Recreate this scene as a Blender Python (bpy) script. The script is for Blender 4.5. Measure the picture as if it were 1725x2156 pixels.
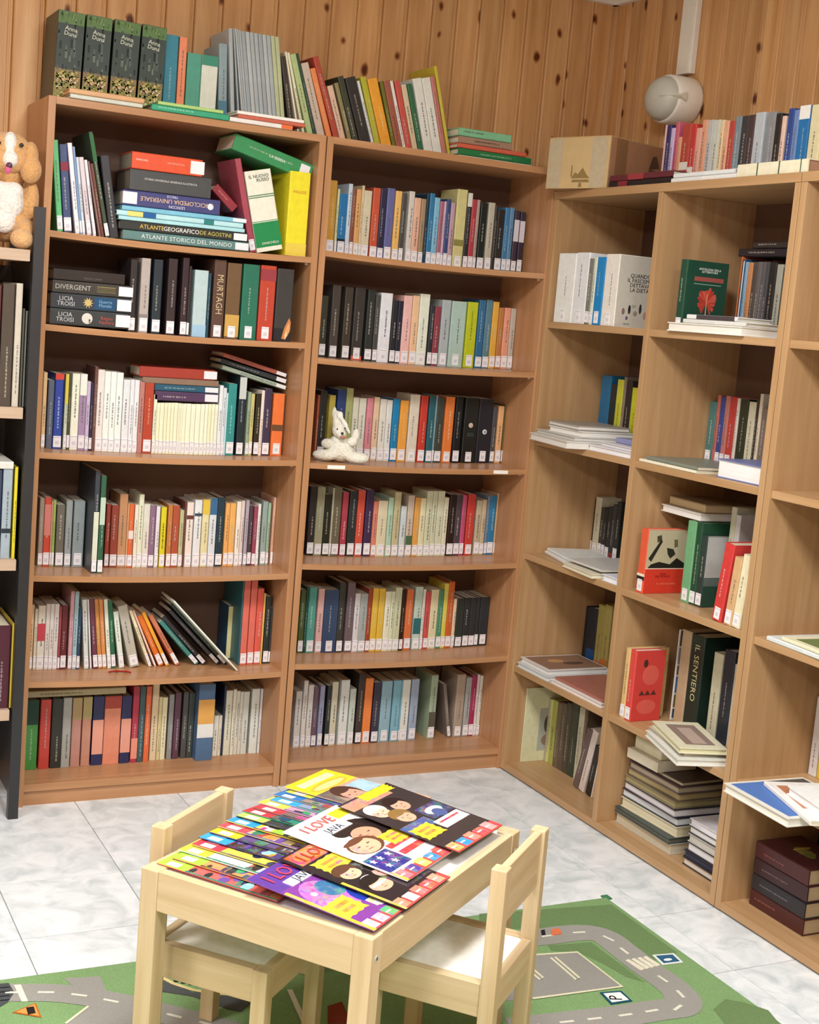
import bpy, math, random
from mathutils import Vector, Matrix
random.seed(7)
for o in list(bpy.data.objects): bpy.data.objects.remove(o)
S = bpy.context.scene
COL = S.collection

# ------------------------------------------------------------------ camera
CP = Vector((-0.7791, -4.1293, 1.4708))
YAW, PITCH, ROLL, FPX = 0.4714, -0.1393, 0.0849, 2911.406
_F = Vector((math.sin(YAW)*math.cos(PITCH), math.cos(YAW)*math.cos(PITCH), math.sin(PITCH)))
_R0 = Vector((math.cos(YAW), -math.sin(YAW), 0)); _U0 = _R0.cross(_F)
_R = _R0*math.cos(ROLL) + _U0*math.sin(ROLL); _U = -_R0*math.sin(ROLL) + _U0*math.cos(ROLL)
cam = bpy.data.cameras.new('camera'); camo = bpy.data.objects.new('camera', cam); COL.objects.link(camo)
m = Matrix((( _R.x, _U.x, -_F.x, CP.x), (_R.y, _U.y, -_F.y, CP.y), (_R.z, _U.z, -_F.z, CP.z), (0, 0, 0, 1)))
camo.matrix_world = m
cam.sensor_width = 36; cam.lens = FPX/2156*36; cam.clip_start = 0.05
S.camera = camo

# ------------------------------------------------------------------ world, lights, exposure
W = bpy.data.worlds.new('world'); S.world = W; W.use_nodes = True
W.node_tree.nodes['Background'].inputs[0].default_value = (0.9, 0.95, 1, 1)
W.node_tree.nodes['Background'].inputs[1].default_value = 0.25
S.view_settings.view_transform = 'Standard'; S.view_settings.look = 'None'
S.view_settings.gamma = 1; S.view_settings.use_curve_mapping = False
S.view_settings.exposure = 0.12
CEIL = 2.64
def area(name, loc, size, power, col=(1, .985, .965), rot=(0, 0, 0)):
    l = bpy.data.lights.new(name, 'AREA'); l.shape = 'RECTANGLE'; l.size, l.size_y = size; l.energy = power; l.color = col
    o = bpy.data.objects.new(name, l); COL.objects.link(o); o.location = loc; o.rotation_euler = rot
    return o
area('ceiling_panel_light', (0.15, -2.25, CEIL-.035), (.58, .58), 58)
area('ceiling_panel_light', (0.15, -4.3, CEIL-.035), (.58, .58), 60)
area('ceiling_panel_light', (-2.0, -2.25, CEIL-.035), (.58, .58), 50)
area('ceiling_panel_light', (-2.0, -4.3, CEIL-.035), (.58, .58), 45)

# ------------------------------------------------------------------ pixel -> place helpers (1725 x 2156 frame)
def ray(u, v): return _F + _R*((u-862.5)/FPX) - _U*((v-1078)/FPX)
def at(u, v, ax, val):
    d = ray(u, v); t = (val-CP[ax])/d[ax]; return CP + d*t
def along(u, ax, fixed):
    """coordinate on axis ax so that the point (others fixed) shows at column u"""
    k = (u-862.5)/FPX; n = _R - _F*k
    s = sum(n[i]*(fixed[i]-CP[i]) for i in range(3) if i != ax)
    return CP[ax] - s/n[ax]
def height(v, x, y):
    k = -(v-1078)/FPX; n = _U - _F*k
    return CP.z - (n.x*(x-CP.x) + n.y*(y-CP.y))/n.z

# ------------------------------------------------------------------ colours and materials
SAT = .95
def lin(h):
    if not isinstance(h, str): return h
    c = [int(h[i:i+2], 16)/255 for i in (0, 2, 4)]
    g = .3*c[0]+.59*c[1]+.11*c[2]; c = [g+(x-g)*SAT for x in c]
    return tuple(((x/12.92) if x <= .04045 else ((x+.055)/1.055)**2.4) for x in c) + (1,)
MATS = {}
def nmat(name):
    m = bpy.data.materials.new(name); m.use_nodes = True
    return m, m.node_tree.nodes, m.node_tree.links, m.node_tree.nodes['Principled BSDF']
def attr_mat(name, rough, spec=.5, bump=0, scale=60, var=.06, sheen=0):
    """colour from the piece's own face colours, broken up by a little noise"""
    m, N, L, P = nmat(name)
    a = N.new('ShaderNodeAttribute'); a.attribute_name = 'tint'
    tc = N.new('ShaderNodeTexCoord'); no = N.new('ShaderNodeTexNoise'); no.inputs['Scale'].default_value = scale; no.inputs['Detail'].default_value = 4
    L.new(tc.outputs['Object'], no.inputs['Vector'])
    mr = N.new('ShaderNodeMapRange'); mr.inputs[1].default_value = .3; mr.inputs[2].default_value = .7
    mr.inputs[3].default_value = 1-var; mr.inputs[4].default_value = 1+var; L.new(no.outputs[0], mr.inputs[0])
    mx = N.new('ShaderNodeVectorMath'); mx.operation = 'SCALE'
    L.new(a.outputs['Color'], mx.inputs[0]); L.new(mr.outputs[0], mx.inputs['Scale']); L.new(mx.outputs[0], P.inputs['Base Color'])
    P.inputs['Roughness'].default_value = rough; P.inputs['Specular IOR Level'].default_value = spec
    if sheen: P.inputs['Sheen Weight'].default_value = sheen
    if bump:
        b = N.new('ShaderNodeBump'); b.inputs['Strength'].default_value = bump; b.inputs['Distance'].default_value = .004
        L.new(no.outputs[0], b.inputs['Height']); L.new(b.outputs[0], P.inputs['Normal'])
    MATS[name] = m
attr_mat('cover', .38, .45); attr_mat('matte', .7, .3); attr_mat('print', .5, .3, var=.03); attr_mat('glossy', .22, .5)
attr_mat('plush', .95, .1, bump=.9, scale=170, var=.12, sheen=.4); attr_mat('metal_paint', .4, .5); attr_mat('carpet', .95, .1, bump=.6, scale=420, var=.16)
attr_mat('plastic', .35, .5, var=.02); attr_mat('card', .75, .25, scale=25, var=.05)

def photo_mat():
    """glossy printed picture: the panel's colour broken into small multicoloured detail"""
    m, N, L, P = nmat('photo')
    a = N.new('ShaderNodeAttribute'); a.attribute_name = 'tint'; tc = N.new('ShaderNodeTexCoord'); oi = N.new('ShaderNodeObjectInfo')
    off = N.new('ShaderNodeVectorMath'); off.operation = 'SCALE'; off.inputs[0].default_value = (3.1, 5.7, 2.3); L.new(oi.outputs['Random'], off.inputs['Scale'])
    ad = N.new('ShaderNodeVectorMath'); L.new(tc.outputs['Object'], ad.inputs[0]); L.new(off.outputs[0], ad.inputs[1])
    n1 = N.new('ShaderNodeTexNoise'); n1.inputs['Scale'].default_value = 55; n1.inputs['Detail'].default_value = 5; n1.inputs['Distortion'].default_value = 1.2; L.new(ad.outputs[0], n1.inputs['Vector'])
    hs = N.new('ShaderNodeHueSaturation'); hs.inputs['Saturation'].default_value = 3.0; hs.inputs['Value'].default_value = .75; L.new(n1.outputs['Color'], hs.inputs['Color'])
    n2 = N.new('ShaderNodeTexNoise'); n2.inputs['Scale'].default_value = 38; n2.inputs['Detail'].default_value = 3; L.new(ad.outputs[0], n2.inputs['Vector'])
    mr = N.new('ShaderNodeMapRange'); mr.inputs[1].default_value = .42; mr.inputs[2].default_value = .62; mr.inputs[3].default_value = .04; mr.inputs[4].default_value = .42; L.new(n2.outputs[0], mr.inputs[0])
    mx = N.new('ShaderNodeMix'); mx.data_type = 'RGBA'; L.new(mr.outputs[0], mx.inputs[0]); L.new(a.outputs['Color'], mx.inputs['A']); L.new(hs.outputs[0], mx.inputs['B'])
    L.new(mx.outputs['Result'], P.inputs['Base Color']); P.inputs['Roughness'].default_value = .25
    MATS['photo'] = m
photo_mat()
def ramp(N, pts):
    r = N.new('ShaderNodeValToRGB'); e = r.color_ramp.elements
    while len(e) < len(pts): e.new(.5)
    for i, (p, c) in enumerate(pts): e[i].position = p; e[i].color = lin(c)
    return r
def wood(name, stretch, cols, rough=.4, rings=3.0, bump=.05, scale=1.0, knots=None, objvar=.0, spec=.4):
    """grain stretched along one object axis"""
    m, N, L, P = nmat(name)
    tc = N.new('ShaderNodeTexCoord'); oi = N.new('ShaderNodeObjectInfo')
    off = N.new('ShaderNodeVectorMath'); off.operation = 'SCALE'; off.inputs[0].default_value = (17, 31, 23); L.new(oi.outputs['Random'], off.inputs['Scale'])
    ad = N.new('ShaderNodeVectorMath'); L.new(tc.outputs['Object'], ad.inputs[0]); L.new(off.outputs[0], ad.inputs[1])
    mp = N.new('ShaderNodeMapping'); L.new(ad.outputs[0], mp.inputs[0]); mp.inputs['Scale'].default_value = [s*scale for s in stretch]
    n1 = N.new('ShaderNodeTexNoise'); n1.inputs['Scale'].default_value = 3; n1.inputs['Detail'].default_value = 6; n1.inputs['Roughness'].default_value = .6; n1.inputs['Distortion'].default_value = .4
    L.new(mp.outputs[0], n1.inputs['Vector'])
    r = ramp(N, cols); L.new(n1.outputs[0], r.inputs[0]); col = r.outputs[0]
    if knots:
        mk = N.new('ShaderNodeMapping'); L.new(ad.outputs[0], mk.inputs[0]); mk.inputs['Scale'].default_value = knots
        vo = N.new('ShaderNodeTexVoronoi'); vo.inputs['Scale'].default_value = 1; vo.inputs['Randomness'].default_value = 1; vo.voronoi_dimensions = '2D'; sx_ = N.new('ShaderNodeSeparateXYZ'); cx_ = N.new('ShaderNodeCombineXYZ')
        nd = N.new('ShaderNodeTexNoise'); nd.inputs['Scale'].default_value = 14; L.new(ad.outputs[0], nd.inputs['Vector'])
        sc = N.new('ShaderNodeVectorMath'); sc.operation = 'SCALE'; sc.inputs['Scale'].default_value = .25; L.new(nd.outputs['Color'], sc.inputs[0])
        a2 = N.new('ShaderNodeVectorMath'); L.new(mk.outputs[0], a2.inputs[0]); L.new(sc.outputs[0], a2.inputs[1]); L.new(a2.outputs[0], sx_.inputs[0]); L.new(sx_.outputs[0], cx_.inputs[0]); L.new(sx_.outputs[2], cx_.inputs[1]); L.new(cx_.outputs[0], vo.inputs['Vector'])
        sp = N.new('ShaderNodeSeparateColor'); L.new(vo.outputs['Color'], sp.inputs[0])
        gt = N.new('ShaderNodeMath'); gt.operation = 'LESS_THAN'; gt.inputs[1].default_value = .72; L.new(sp.outputs[0], gt.inputs[0])
        sz = N.new('ShaderNodeMath'); sz.operation = 'MULTIPLY_ADD'; sz.inputs[1].default_value = .10; sz.inputs[2].default_value = .0; L.new(sp.outputs[1], sz.inputs[0])
        dd = N.new('ShaderNodeMath'); L.new(vo.outputs['Distance'], dd.inputs[0]); L.new(gt.outputs[0], dd.inputs[1])
        d2 = N.new('ShaderNodeMath'); L.new(dd.outputs[0], d2.inputs[0]); L.new(sz.outputs[0], d2.inputs[1])
        kr = ramp(N, [(0, '5a3420'), (.10, '6a3e24'), (.15, 'b08a64'), (.22, 'ffffff')]); L.new(d2.outputs[0], kr.inputs[0])
        mu = N.new('ShaderNodeMix'); mu.data_type = 'RGBA'; mu.blend_type = 'MULTIPLY'; mu.inputs[0].default_value = 1
        L.new(col, mu.inputs['A']); L.new(kr.outputs[0], mu.inputs['B']); col = mu.outputs['Result']
    if objvar:
        mr = N.new('ShaderNodeMapRange'); mr.inputs[3].default_value = 1-objvar; mr.inputs[4].default_value = 1+objvar; L.new(oi.outputs['Random'], mr.inputs[0])
        vs = N.new('ShaderNodeVectorMath'); vs.operation = 'SCALE'; L.new(col, vs.inputs[0]); L.new(mr.outputs[0], vs.inputs['Scale']); col = vs.outputs[0]
    L.new(col, P.inputs['Base Color']); P.inputs['Roughness'].default_value = rough; P.inputs['Specular IOR Level'].default_value = spec
    b = N.new('ShaderNodeBump'); b.inputs['Strength'].default_value = bump; b.inputs['Distance'].default_value = .003
    L.new(n1.outputs[0], b.inputs['Height']); L.new(b.outputs[0], P.inputs['Normal'])
    MATS[name] = m
wood('pine_plank', (9, 9, .55), [(.28, 'b8844f'), (.5, 'cf9c66'), (.72, 'ddb17c')], .45, knots=(13, 13, 8), objvar=.10)
AC = [(.3, 'ab7a50'), (.55, 'b7865d'), (.75, 'c1926b')]
wood('laminate_x', (.6, 14, 14), AC, .33); wood('laminate_z', (14, 14, .6), AC, .36)
CC = [(.3, 'ac855a'), (.55, 'b79166'), (.75, 'c19d74')]
wood('beech_y', (14, .6, 14), CC, .36); wood('beech_z', (14, 14, .6), CC, .38)
PC = [(.3, 'c3a87f'), (.55, 'cfb892'), (.75, 'd9c4a0')]
wood('pine_x', (.7, 16, 16), PC, .5); wood('pine_y', (16, .7, 16), PC, .5); wood('pine_z', (16, 16, .7), PC, .5)
wood('hardboard', (3, 3, 3), [(.3, '5c4233'), (.6, '644838'), (.8, '6c4f3e')], .6)
wood('grey_oak', (.7, 14, 14), [(.3, 'b49a82'), (.6, 'c2a890'), (.8, 'ccb49c')], .5)
def tile_mat():
    m, N, L, P = nmat('marbled_tile')
    tc = N.new('ShaderNodeTexCoord'); oi = N.new('ShaderNodeObjectInfo')
    off = N.new('ShaderNodeVectorMath'); off.operation = 'SCALE'; off.inputs[0].default_value = (13, 7, 5); L.new(oi.outputs['Random'], off.inputs['Scale'])
    ad = N.new('ShaderNodeVectorMath'); L.new(tc.outputs['Object'], ad.inputs[0]); L.new(off.outputs[0], ad.inputs[1])
    n = N.new('ShaderNodeTexNoise'); n.inputs['Scale'].default_value = 11; n.inputs['Detail'].default_value = 9; n.inputs['Roughness'].default_value = .62; n.inputs['Distortion'].default_value = .9
    L.new(ad.outputs[0], n.inputs['Vector'])
    r = ramp(N, [(.3, 'bcc6ca'), (.43, 'd2dade'), (.55, 'e2e8ec'), (.7, 'edf1f4')]); L.new(n.outputs[0], r.inputs[0])
    L.new(r.outputs[0], P.inputs['Base Color']); P.inputs['Roughness'].default_value = .32; P.inputs['Specular IOR Level'].default_value = .45
    MATS['tile'] = m
tile_mat()
def plain(name, c, rough=.8):
    m, N, L, P = nmat(name); tc = N.new('ShaderNodeTexCoord'); n = N.new('ShaderNodeTexNoise'); n.inputs['Scale'].default_value = 30
    L.new(tc.outputs['Object'], n.inputs['Vector']); l = lin(c)
    r = ramp(N, [(.35, tuple(x*.95 for x in l[:3])+(1,)), (.65, l)]); L.new(n.outputs[0], r.inputs[0]); L.new(r.outputs[0], P.inputs['Base Color']); P.inputs['Roughness'].default_value = rough
    MATS[name] = m
plain('plaster', 'efece6'); plain('grout', 'a9adad'); plain('backing', '8a6440'); plain('pine_paint', 'b89470')
def pages_mat():
    m, N, L, P = nmat('pages'); a = N.new('ShaderNodeAttribute'); a.attribute_name = 'tint'
    tc = N.new('ShaderNodeTexCoord'); w = N.new('ShaderNodeTexNoise'); mp = N.new('ShaderNodeMapping'); mp.inputs['Scale'].default_value = (900, 6, 6)
    L.new(tc.outputs['Object'], mp.inputs[0]); L.new(mp.outputs[0], w.inputs['Vector']); w.inputs['Scale'].default_value = 1
    mr = N.new('ShaderNodeMapRange'); mr.inputs[1].default_value = .3; mr.inputs[2].default_value = .7; mr.inputs[3].default_value = .82; mr.inputs[4].default_value = 1.04; L.new(w.outputs[0], mr.inputs[0])
    vs = N.new('ShaderNodeVectorMath'); vs.operation = 'SCALE'; L.new(a.outputs['Color'], vs.inputs[0]); L.new(mr.outputs[0], vs.inputs['Scale'])
    L.new(vs.outputs[0], P.inputs['Base Color']); P.inputs['Roughness'].default_value = .85
    MATS['pages'] = m
pages_mat()

# ------------------------------------------------------------------ mesh building
class MB:
    def __init__(s): s.v = []; s.f = []; s.c = []
    def add(s, vs, fs, c):
        n = len(s.v); s.v += [tuple(p) for p in vs]; s.f += [tuple(i+n for i in f) for f in fs]; s.c += [c]*len(fs); return s
    def box(s, x0, x1, y0, y1, z0, z1, c='ffffff'):
        return s.add([(x0, y0, z0), (x1, y0, z0), (x1, y1, z0), (x0, y1, z0), (x0, y0, z1), (x1, y0, z1), (x1, y1, z1), (x0, y1, z1)],
                     [(0, 3, 2, 1), (4, 5, 6, 7), (0, 1, 5, 4), (1, 2, 6, 5), (2, 3, 7, 6), (3, 0, 4, 7)], c)
    def prism(s, prof, z0, z1, c):
        """closed profile (x, y) counter-clockwise, extruded in z; walls and caps (caps as ngons)"""
        n = len(prof); vs = [(x, y, z0) for x, y in prof] + [(x, y, z1) for x, y in prof]
        fs = [(i, (i+1) % n, n+(i+1) % n, n+i) for i in range(n)] + [tuple(reversed(range(n))), tuple(range(n, 2*n))]
        return s.add(vs, fs, c)
    def tube(s, p, q, r0, r1, c, n=12):
        p, q = Vector(p), Vector(q); d = (q-p).normalized(); a = d.orthogonal().normalized(); b = d.cross(a)
        vs = [p+(a*math.cos(t)+b*math.sin(t))*r0 for t in [2*math.pi*i/n for i in range(n)]] + [q+(a*math.cos(t)+b*math.sin(t))*r1 for t in [2*math.pi*i/n for i in range(n)]]
        return s.add(vs, [(i, (i+1) % n, n+(i+1) % n, n+i) for i in range(n)] + [tuple(reversed(range(n))), tuple(range(n, 2*n))], c)
    def ball(s, c, r, col, n=14, m=9, M=None):
        c = Vector(c); r = (r,)*3 if isinstance(r, (int, float)) else r; vs = []; fs = []
        for i in range(m+1):
            th = math.pi*i/m
            for j in range(n):
                ph = 2*math.pi*j/n; p = Vector((r[0]*math.sin(th)*math.cos(ph), r[1]*math.sin(th)*math.sin(ph), r[2]*math.cos(th)))
                vs.append(c + (M @ p if M else p))
        for i in range(m):
            for j in range(n): fs.append((i*n+j, (i+1)*n+j, (i+1)*n+(j+1) % n, i*n+(j+1) % n))
        return s.add(vs, fs, col)
    def mesh(s, name, mat, smooth=False):
        me = bpy.data.meshes.new(name); me.from_pydata(s.v, [], s.f); me.update()
        a = me.attributes.new('tint', 'FLOAT_COLOR', 'FACE')
        flat = []
        for c in s.c: flat += lin(c)
        a.data.foreach_set('color', flat)
        me.materials.append(MATS[mat])
        if smooth: me.polygons.foreach_set('use_smooth', [True]*len(me.polygons))
        return me
    def build(s, name, mat, parent=None, M=None, smooth=False):
        return link(name, s.mesh(name, mat, smooth), parent, M)
def link(name, data, parent=None, M=None):
    o = bpy.data.objects.new(name, data); COL.objects.link(o)
    if parent: o.parent = parent
    if M is not None: o.matrix_local = M
    return o
def tag(o, label, cat, group=None):
    o['label'] = label; o['category'] = cat
    if group: o['group'] = group
    return o
def struct(o, label=None):
    o['kind'] = 'structure'
    if label: o['label'] = label
    return o
def empty(name, M=None):
    o = bpy.data.objects.new(name, None); COL.objects.link(o); o.empty_display_size = .05
    if M is not None: o.matrix_world = M
    return o
def T(x, y, z): return Matrix.Translation((x, y, z))
def RX(a): return Matrix.Rotation(math.radians(a), 4, 'X')
def RY(a): return Matrix.Rotation(math.radians(a), 4, 'Y')
def RZ(a): return Matrix.Rotation(math.radians(a), 4, 'Z')
def bevel(o, w=.0015, seg=2):
    b = o.modifiers.new('bevel', 'BEVEL'); b.width = w; b.segments = seg; b.limit_method = 'ANGLE'; return o
def bx(name, x0, x1, y0, y1, z0, z1, mat, parent=None, c='ffffff', bev=0):
    cx, cy, cz = (x0+x1)/2, (y0+y1)/2, (z0+z1)/2
    o = MB().box(x0-cx, x1-cx, y0-cy, y1-cy, z0-cz, z1-cz, c).build(name, mat, parent, T(cx, cy, cz))
    if bev: bevel(o, bev)
    return o
def text(parent, s, size, col, origin, ex, ey, mat='print', align='CENTER', name='title_lettering', sx=1, spacing=1):
    """flat lettering: origin, reading direction ex, up direction ey in the parent's space"""
    cu = bpy.data.curves.new(name, 'FONT'); cu.body = s; cu.size = size; cu.align_x = align; cu.align_y = 'CENTER'; cu.extrude = .0002; cu.resolution_u = 2
    cu.space_character = spacing; cu.space_line = .85
    t = bpy.data.objects.new(name, cu); COL.objects.link(t)
    me = bpy.data.meshes.new_from_object(t); bpy.data.objects.remove(t); bpy.data.curves.remove(cu)
    me.name = name; a = me.attributes.new('tint', 'FLOAT_COLOR', 'FACE'); a.data.foreach_set('color', list(lin(col))*len(me.polygons)); me.materials.clear(); me.materials.append(MATS[mat])
    ex, ey = Vector(ex).normalized(), Vector(ey).normalized(); ez = ex.cross(ey)
    M = Matrix(((ex.x*sx, ey.x, ez.x, origin[0]), (ex.y*sx, ey.y, ez.y, origin[1]), (ex.z*sx, ey.z, ez.z, origin[2]), (0, 0, 0, 1)))
    return link(name, me, parent, M)

# ================================================================== the room
YW, XW = -.02, 1.94                      # faces of the back wall and of the right wall
X0, Y0 = -3.2, -6.2
fl = struct(MB().box(X0, XW+.1, Y0, YW+.1, -.06, -.004).build('floor', 'grout'), 'light grey marbled floor tiles with thin grout joints')
TS = .31; tiles = MB().box(.0012, TS-.0012, .0012, TS-.0012, -.012, 0).mesh('tile', 'tile')
for i in range(-4, 6):
    for j in range(0, 9):
        x, y = .17+TS*i, -.19-TS*(j+1)
        if x+TS > XW+.31 or y < -3.0: continue
        link('tile', tiles, fl, T(x, y, 0))
MB().box(X0, .17-4*TS, Y0, YW, -.012, 0).build('tile_field', 'tile', fl)['kind'] = 'stuff'
MB().box(.17-4*TS, XW, Y0, -.19-9*TS, -.012, 0).box(.17-4*TS, XW, -.1888, YW, -.012, 0).build('tile_field', 'tile', fl)['kind'] = 'stuff'
ceil = struct(MB().box(X0, XW+.1, Y0, YW+.1, CEIL, CEIL+.05).build('ceiling', 'plaster'))
wb = struct(MB().box(X0, XW+.1, YW+.014, YW+.1, 0, CEIL).build('wall_back', 'backing'), 'back wall clad in vertical knotty pine boards')
wr = struct(MB().box(XW+.014, XW+.1, Y0, YW+.02, 0, CEIL).build('wall_right', 'backing'), 'right wall clad in vertical knotty pine boards')
struct(MB().box(X0-.1, X0, Y0, YW+.1, 0, CEIL).build('wall_left', 'pine_paint'))
struct(MB().box(X0-.1, XW+.1, Y0-.1, Y0, 0, CEIL).build('wall_front', 'pine_paint'))
PW = .0865
def plank_mesh():
    b = MB(); w = PW
    prof = [(.0004, .013), (.0004, .006), (.0035, .0015), (.006, .0), (w-.016, .0), (w-.0135, .0018), (w-.0105, .0018), (w-.009, .0), (w-.004, .0), (w-.0004, .006), (w-.0004, .013)]
    prof = [(x, y) for x, y in prof]
    return b.prism(prof[::-1] if False else prof, -1.285, 1.285, 'ffffff')
pm = plank_mesh().mesh('board', 'pine_plank')
n = 0; x = XW-PW
while x > -1.55: link('board', pm, wb, T(x, YW, 1.285)); x -= PW
y = YW
while y > -3.3: link('board', pm, wr, T(XW, y, 1.285) @ RZ(-90)); y -= PW
MB().box(X0, x+PW, YW, YW+.013, 0, 2.57).build('board_field', 'pine_plank', wb)['kind'] = 'stuff'
MB().box(XW, XW+.013, Y0, y, 0, 2.57).build('board_field', 'pine_plank', wr)['kind'] = 'stuff'
pr = [(0, 0), (.03, 0), (.05, .02), (.055, .07), (0, .07)]
b = MB(); b.add([(X0, YW+.01-p, 2.57+q) for p, q in pr] + [(XW, YW+.01-p, 2.57+q) for p, q in pr], [(i, i+1, i+6, i+5) for i in range(4)] + [(4, 0, 5, 9), (4, 3, 2, 1, 0), (5, 6, 7, 8, 9)], 'f0eee8')
struct(b.build('trim_1', 'plastic'), 'white cornice along the top of the back wall')
b = MB(); b.add([(XW+.01-p, YW, 2.57+q) for p, q in pr] + [(XW+.01-p, Y0, 2.57+q) for p, q in pr], [(i, i+1, i+6, i+5) for i in range(4)] + [(4, 0, 5, 9), (4, 3, 2, 1, 0), (5, 6, 7, 8, 9)], 'f0eee8')
struct(b.build('trim_2', 'plastic'), 'white cornice along the top of the right wall')
for (lx, ly) in ((.15, -2.25), (.15, -4.3), (-2.0, -2.25), (-2.0, -4.3)):
    MB().box(lx-.31, lx+.31, ly-.31, ly+.31, CEIL-.025, CEIL, 'f4f4f2').build('light_panel', 'plastic', ceil)
MB().prism([(XW-.011, YW-.001), (XW-.001, YW-.011), (XW+.002, YW-.011), (XW+.002, YW+.002), (XW-.011, YW+.002)], 0, 2.57, 'ffffff').build('corner_bead', 'pine_plank', wb)

# ================================================================== bookcases on the back wall
YF, HA, PT, SAG = -.30, 1.972, .02, .0065
ZA = [1.6215, 1.3703, 1.0198, .6736, .3676, .0655]
ZB = [1.6453, 1.3289, 1.0137, .7029, .3885, .0712]
XA, XB, WA = 0.0, .804, .80
def shelf_z(z, x, xl, xr):
    t = min(1, max(0, (x-xl)/(xr-xl))); return z - SAG*4*t*(1-t)
def sag_shelf(parent, xl, xr, z, th, y0, y1):
    b = MB(); n = 10; vs = []
    for i in range(n+1):
        x = xl+(xr-xl)*i/n; zz = shelf_z(z, x, xl, xr); vs += [(x, y0, zz-th), (x, y0, zz), (x, y1, zz), (x, y1, zz-th)]
    fs = []
    for i in range(n):
        a, c = i*4, i*4+4
        for k in range(4): fs.append((a+k, c+k, c+(k+1) % 4, a+(k+1) % 4))
    fs += [(0, 1, 2, 3), (4*n+3, 4*n+2, 4*n+1, 4*n)]
    b.add(vs, [tuple(reversed(f)) for f in fs], 'ffffff'); return b.build('shelf', 'laminate_x', parent)
def bookcase(x, zs, label):
    r = empty('bookcase', T(x, 0, 0)); tag(r, label, 'bookcase', 'brown laminate bookcases on the back wall')
    yb = YW-.006
    for a in (0, WA-PT): bx('side_panel', a, a+PT, YF, yb, 0, HA, 'laminate_z', r, bev=.001)
    bx('top_panel', PT, WA-PT, YF, yb, HA-PT, HA, 'laminate_x', r, bev=.001)
    bx('bottom_panel', PT, WA-PT, YF+.003, yb, zs[5]-.022, zs[5], 'laminate_x', r, bev=.001)
    bx('plinth', PT, WA-PT, YF+.012, YF+.03, 0, zs[5]-.022, 'laminate_x', r)
    bx('back_panel', PT, WA-PT, yb-.004, yb, zs[5], HA-PT, 'hardboard', r)
    for z in zs[:5]: sag_shelf(r, PT, WA-PT, z, .017, YF+.002, yb-.004)
    for z in zs[:5]:
        for a in (PT, WA-PT-.006): bx('shelf_pin', a, a+.006, YF+.028, YF+.034, z-.024, z-.0175, 'plastic', r, 'd8d4c8')
    return r
bcA = bookcase(XA, ZA, 'brown laminate bookcase beside the black shelf unit, four tall illustrated volumes on top')
bcB = bookcase(XB, ZB, 'brown laminate bookcase in the room corner, white plush rabbit on its fourth shelf')
bcB['label'] = 'brown laminate bookcase next to the room corner, holding the small white plush'
for u0, u1 in ((690, 727), (1040, 1070)):
    xa = along(u0, 0, (0, YF, ZB[2]-.014)); xb = along(u1, 0, (0, YF, ZB[2]-.014)); zz = shelf_z(ZB[2], (xa+xb)/2-XB, PT, WA-PT)
    bx('shelf_tag', xa-XB, xb-XB, YF+.0008, YF+.002, zz-.014, zz-.003, 'print', bcB, 'f4f2ec')

# ================================================================== shelving along the right wall
XC, XCB = 1.592, XW-.006
YC = [-.302, -.8624, -1.4327]
ZC = [1.495, 1.118, .742, .362, .027]
HC = 1.903
def wall_unit(y0, ym, y1, label):
    r = empty('shelving_unit', T(XC, y0, 0)); tag(r, label, 'shelving', 'beech shelving units along the right wall')
    t = .021; d = XCB-XC
    def P(name, a0, a1, b0, b1, z0, z1, mat, bev=.001): return bx(name, a0, a1, b0-y0, b1-y0, z0, z1, mat, r, bev=bev)
    P('side_panel', 0, d, y0-t, y0, .006, HC-.024, 'beech_z'); P('side_panel', 0, d, y1, y1+t, .006, HC-.024, 'beech_z')
    P('divider', 0, d, ym-t/2, ym+t/2, ZC[4], HC-.024, 'beech_z')
    P('top_panel', -.002, d, y1, y0, HC-.024, HC, 'beech_y'); P('bottom_panel', .001, d, y1+t, y0-t, .006, ZC[4], 'beech_y')
    P('back_panel', d-.004, d, y1+t, y0-t, ZC[4], HC-.024, 'hardboard', 0)
    for ya, yb in ((ym+t/2, y0-t), (y1+t, ym-t/2)):
        for z in ZC[:4]: P('shelf', .006, d-.004, ya, yb, z-.02, z, 'beech_y')
    for yy in (y0-.04, ym, y1+.04):
        MB().box(.03, .06, yy-y0-.015, yy-y0+.015, 0, .006, '2a2522').build('foot', 'plastic', r)
    return r
wall_unit(YC[0], YC[1], YC[2], 'pale beech shelving unit on right wall with cardboard box on top')
wall_unit(YC[2]-.003, YC[2]-.573, YC[2]-1.134, 'pale beech shelving unit at right edge holding dark red book pile')

# ================================================================== black-framed shelf unit at the left edge
bu = empty('black_shelf_unit', T(-.024, -.2, 0)); tag(bu, 'black framed shelf unit with grey oak boards at left edge', 'shelving')
def BU(name, x0, x1, y0, y1, z0, z1, mat, c='ffffff'): return bx(name, x0+.024, x1+.024, y0+.2, y1+.2, z0, z1, mat, bu, c, .001)
for xx in (-.038, -.9):
    BU('post', xx, xx+.028, -.385, -.357, 0, 1.675, 'metal_paint', '26272a'); BU('post', xx, xx+.028, -.065, -.037, 0, 1.675, 'metal_paint', '26272a')
    BU('side_panel', xx+.006, xx+.022, -.357, -.065, .06, 1.555, 'metal_paint', '2b2726')
BU('back_panel', -.88, -.032, -.06, -.052, .06, 1.52, 'metal_paint', '2b2320')
ZBU = [1.562, 1.146, .733, .312]
for z in ZBU: BU('shelf', -.872, -.044, -.374, -.066, z-.03, z, 'grey_oak')

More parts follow.
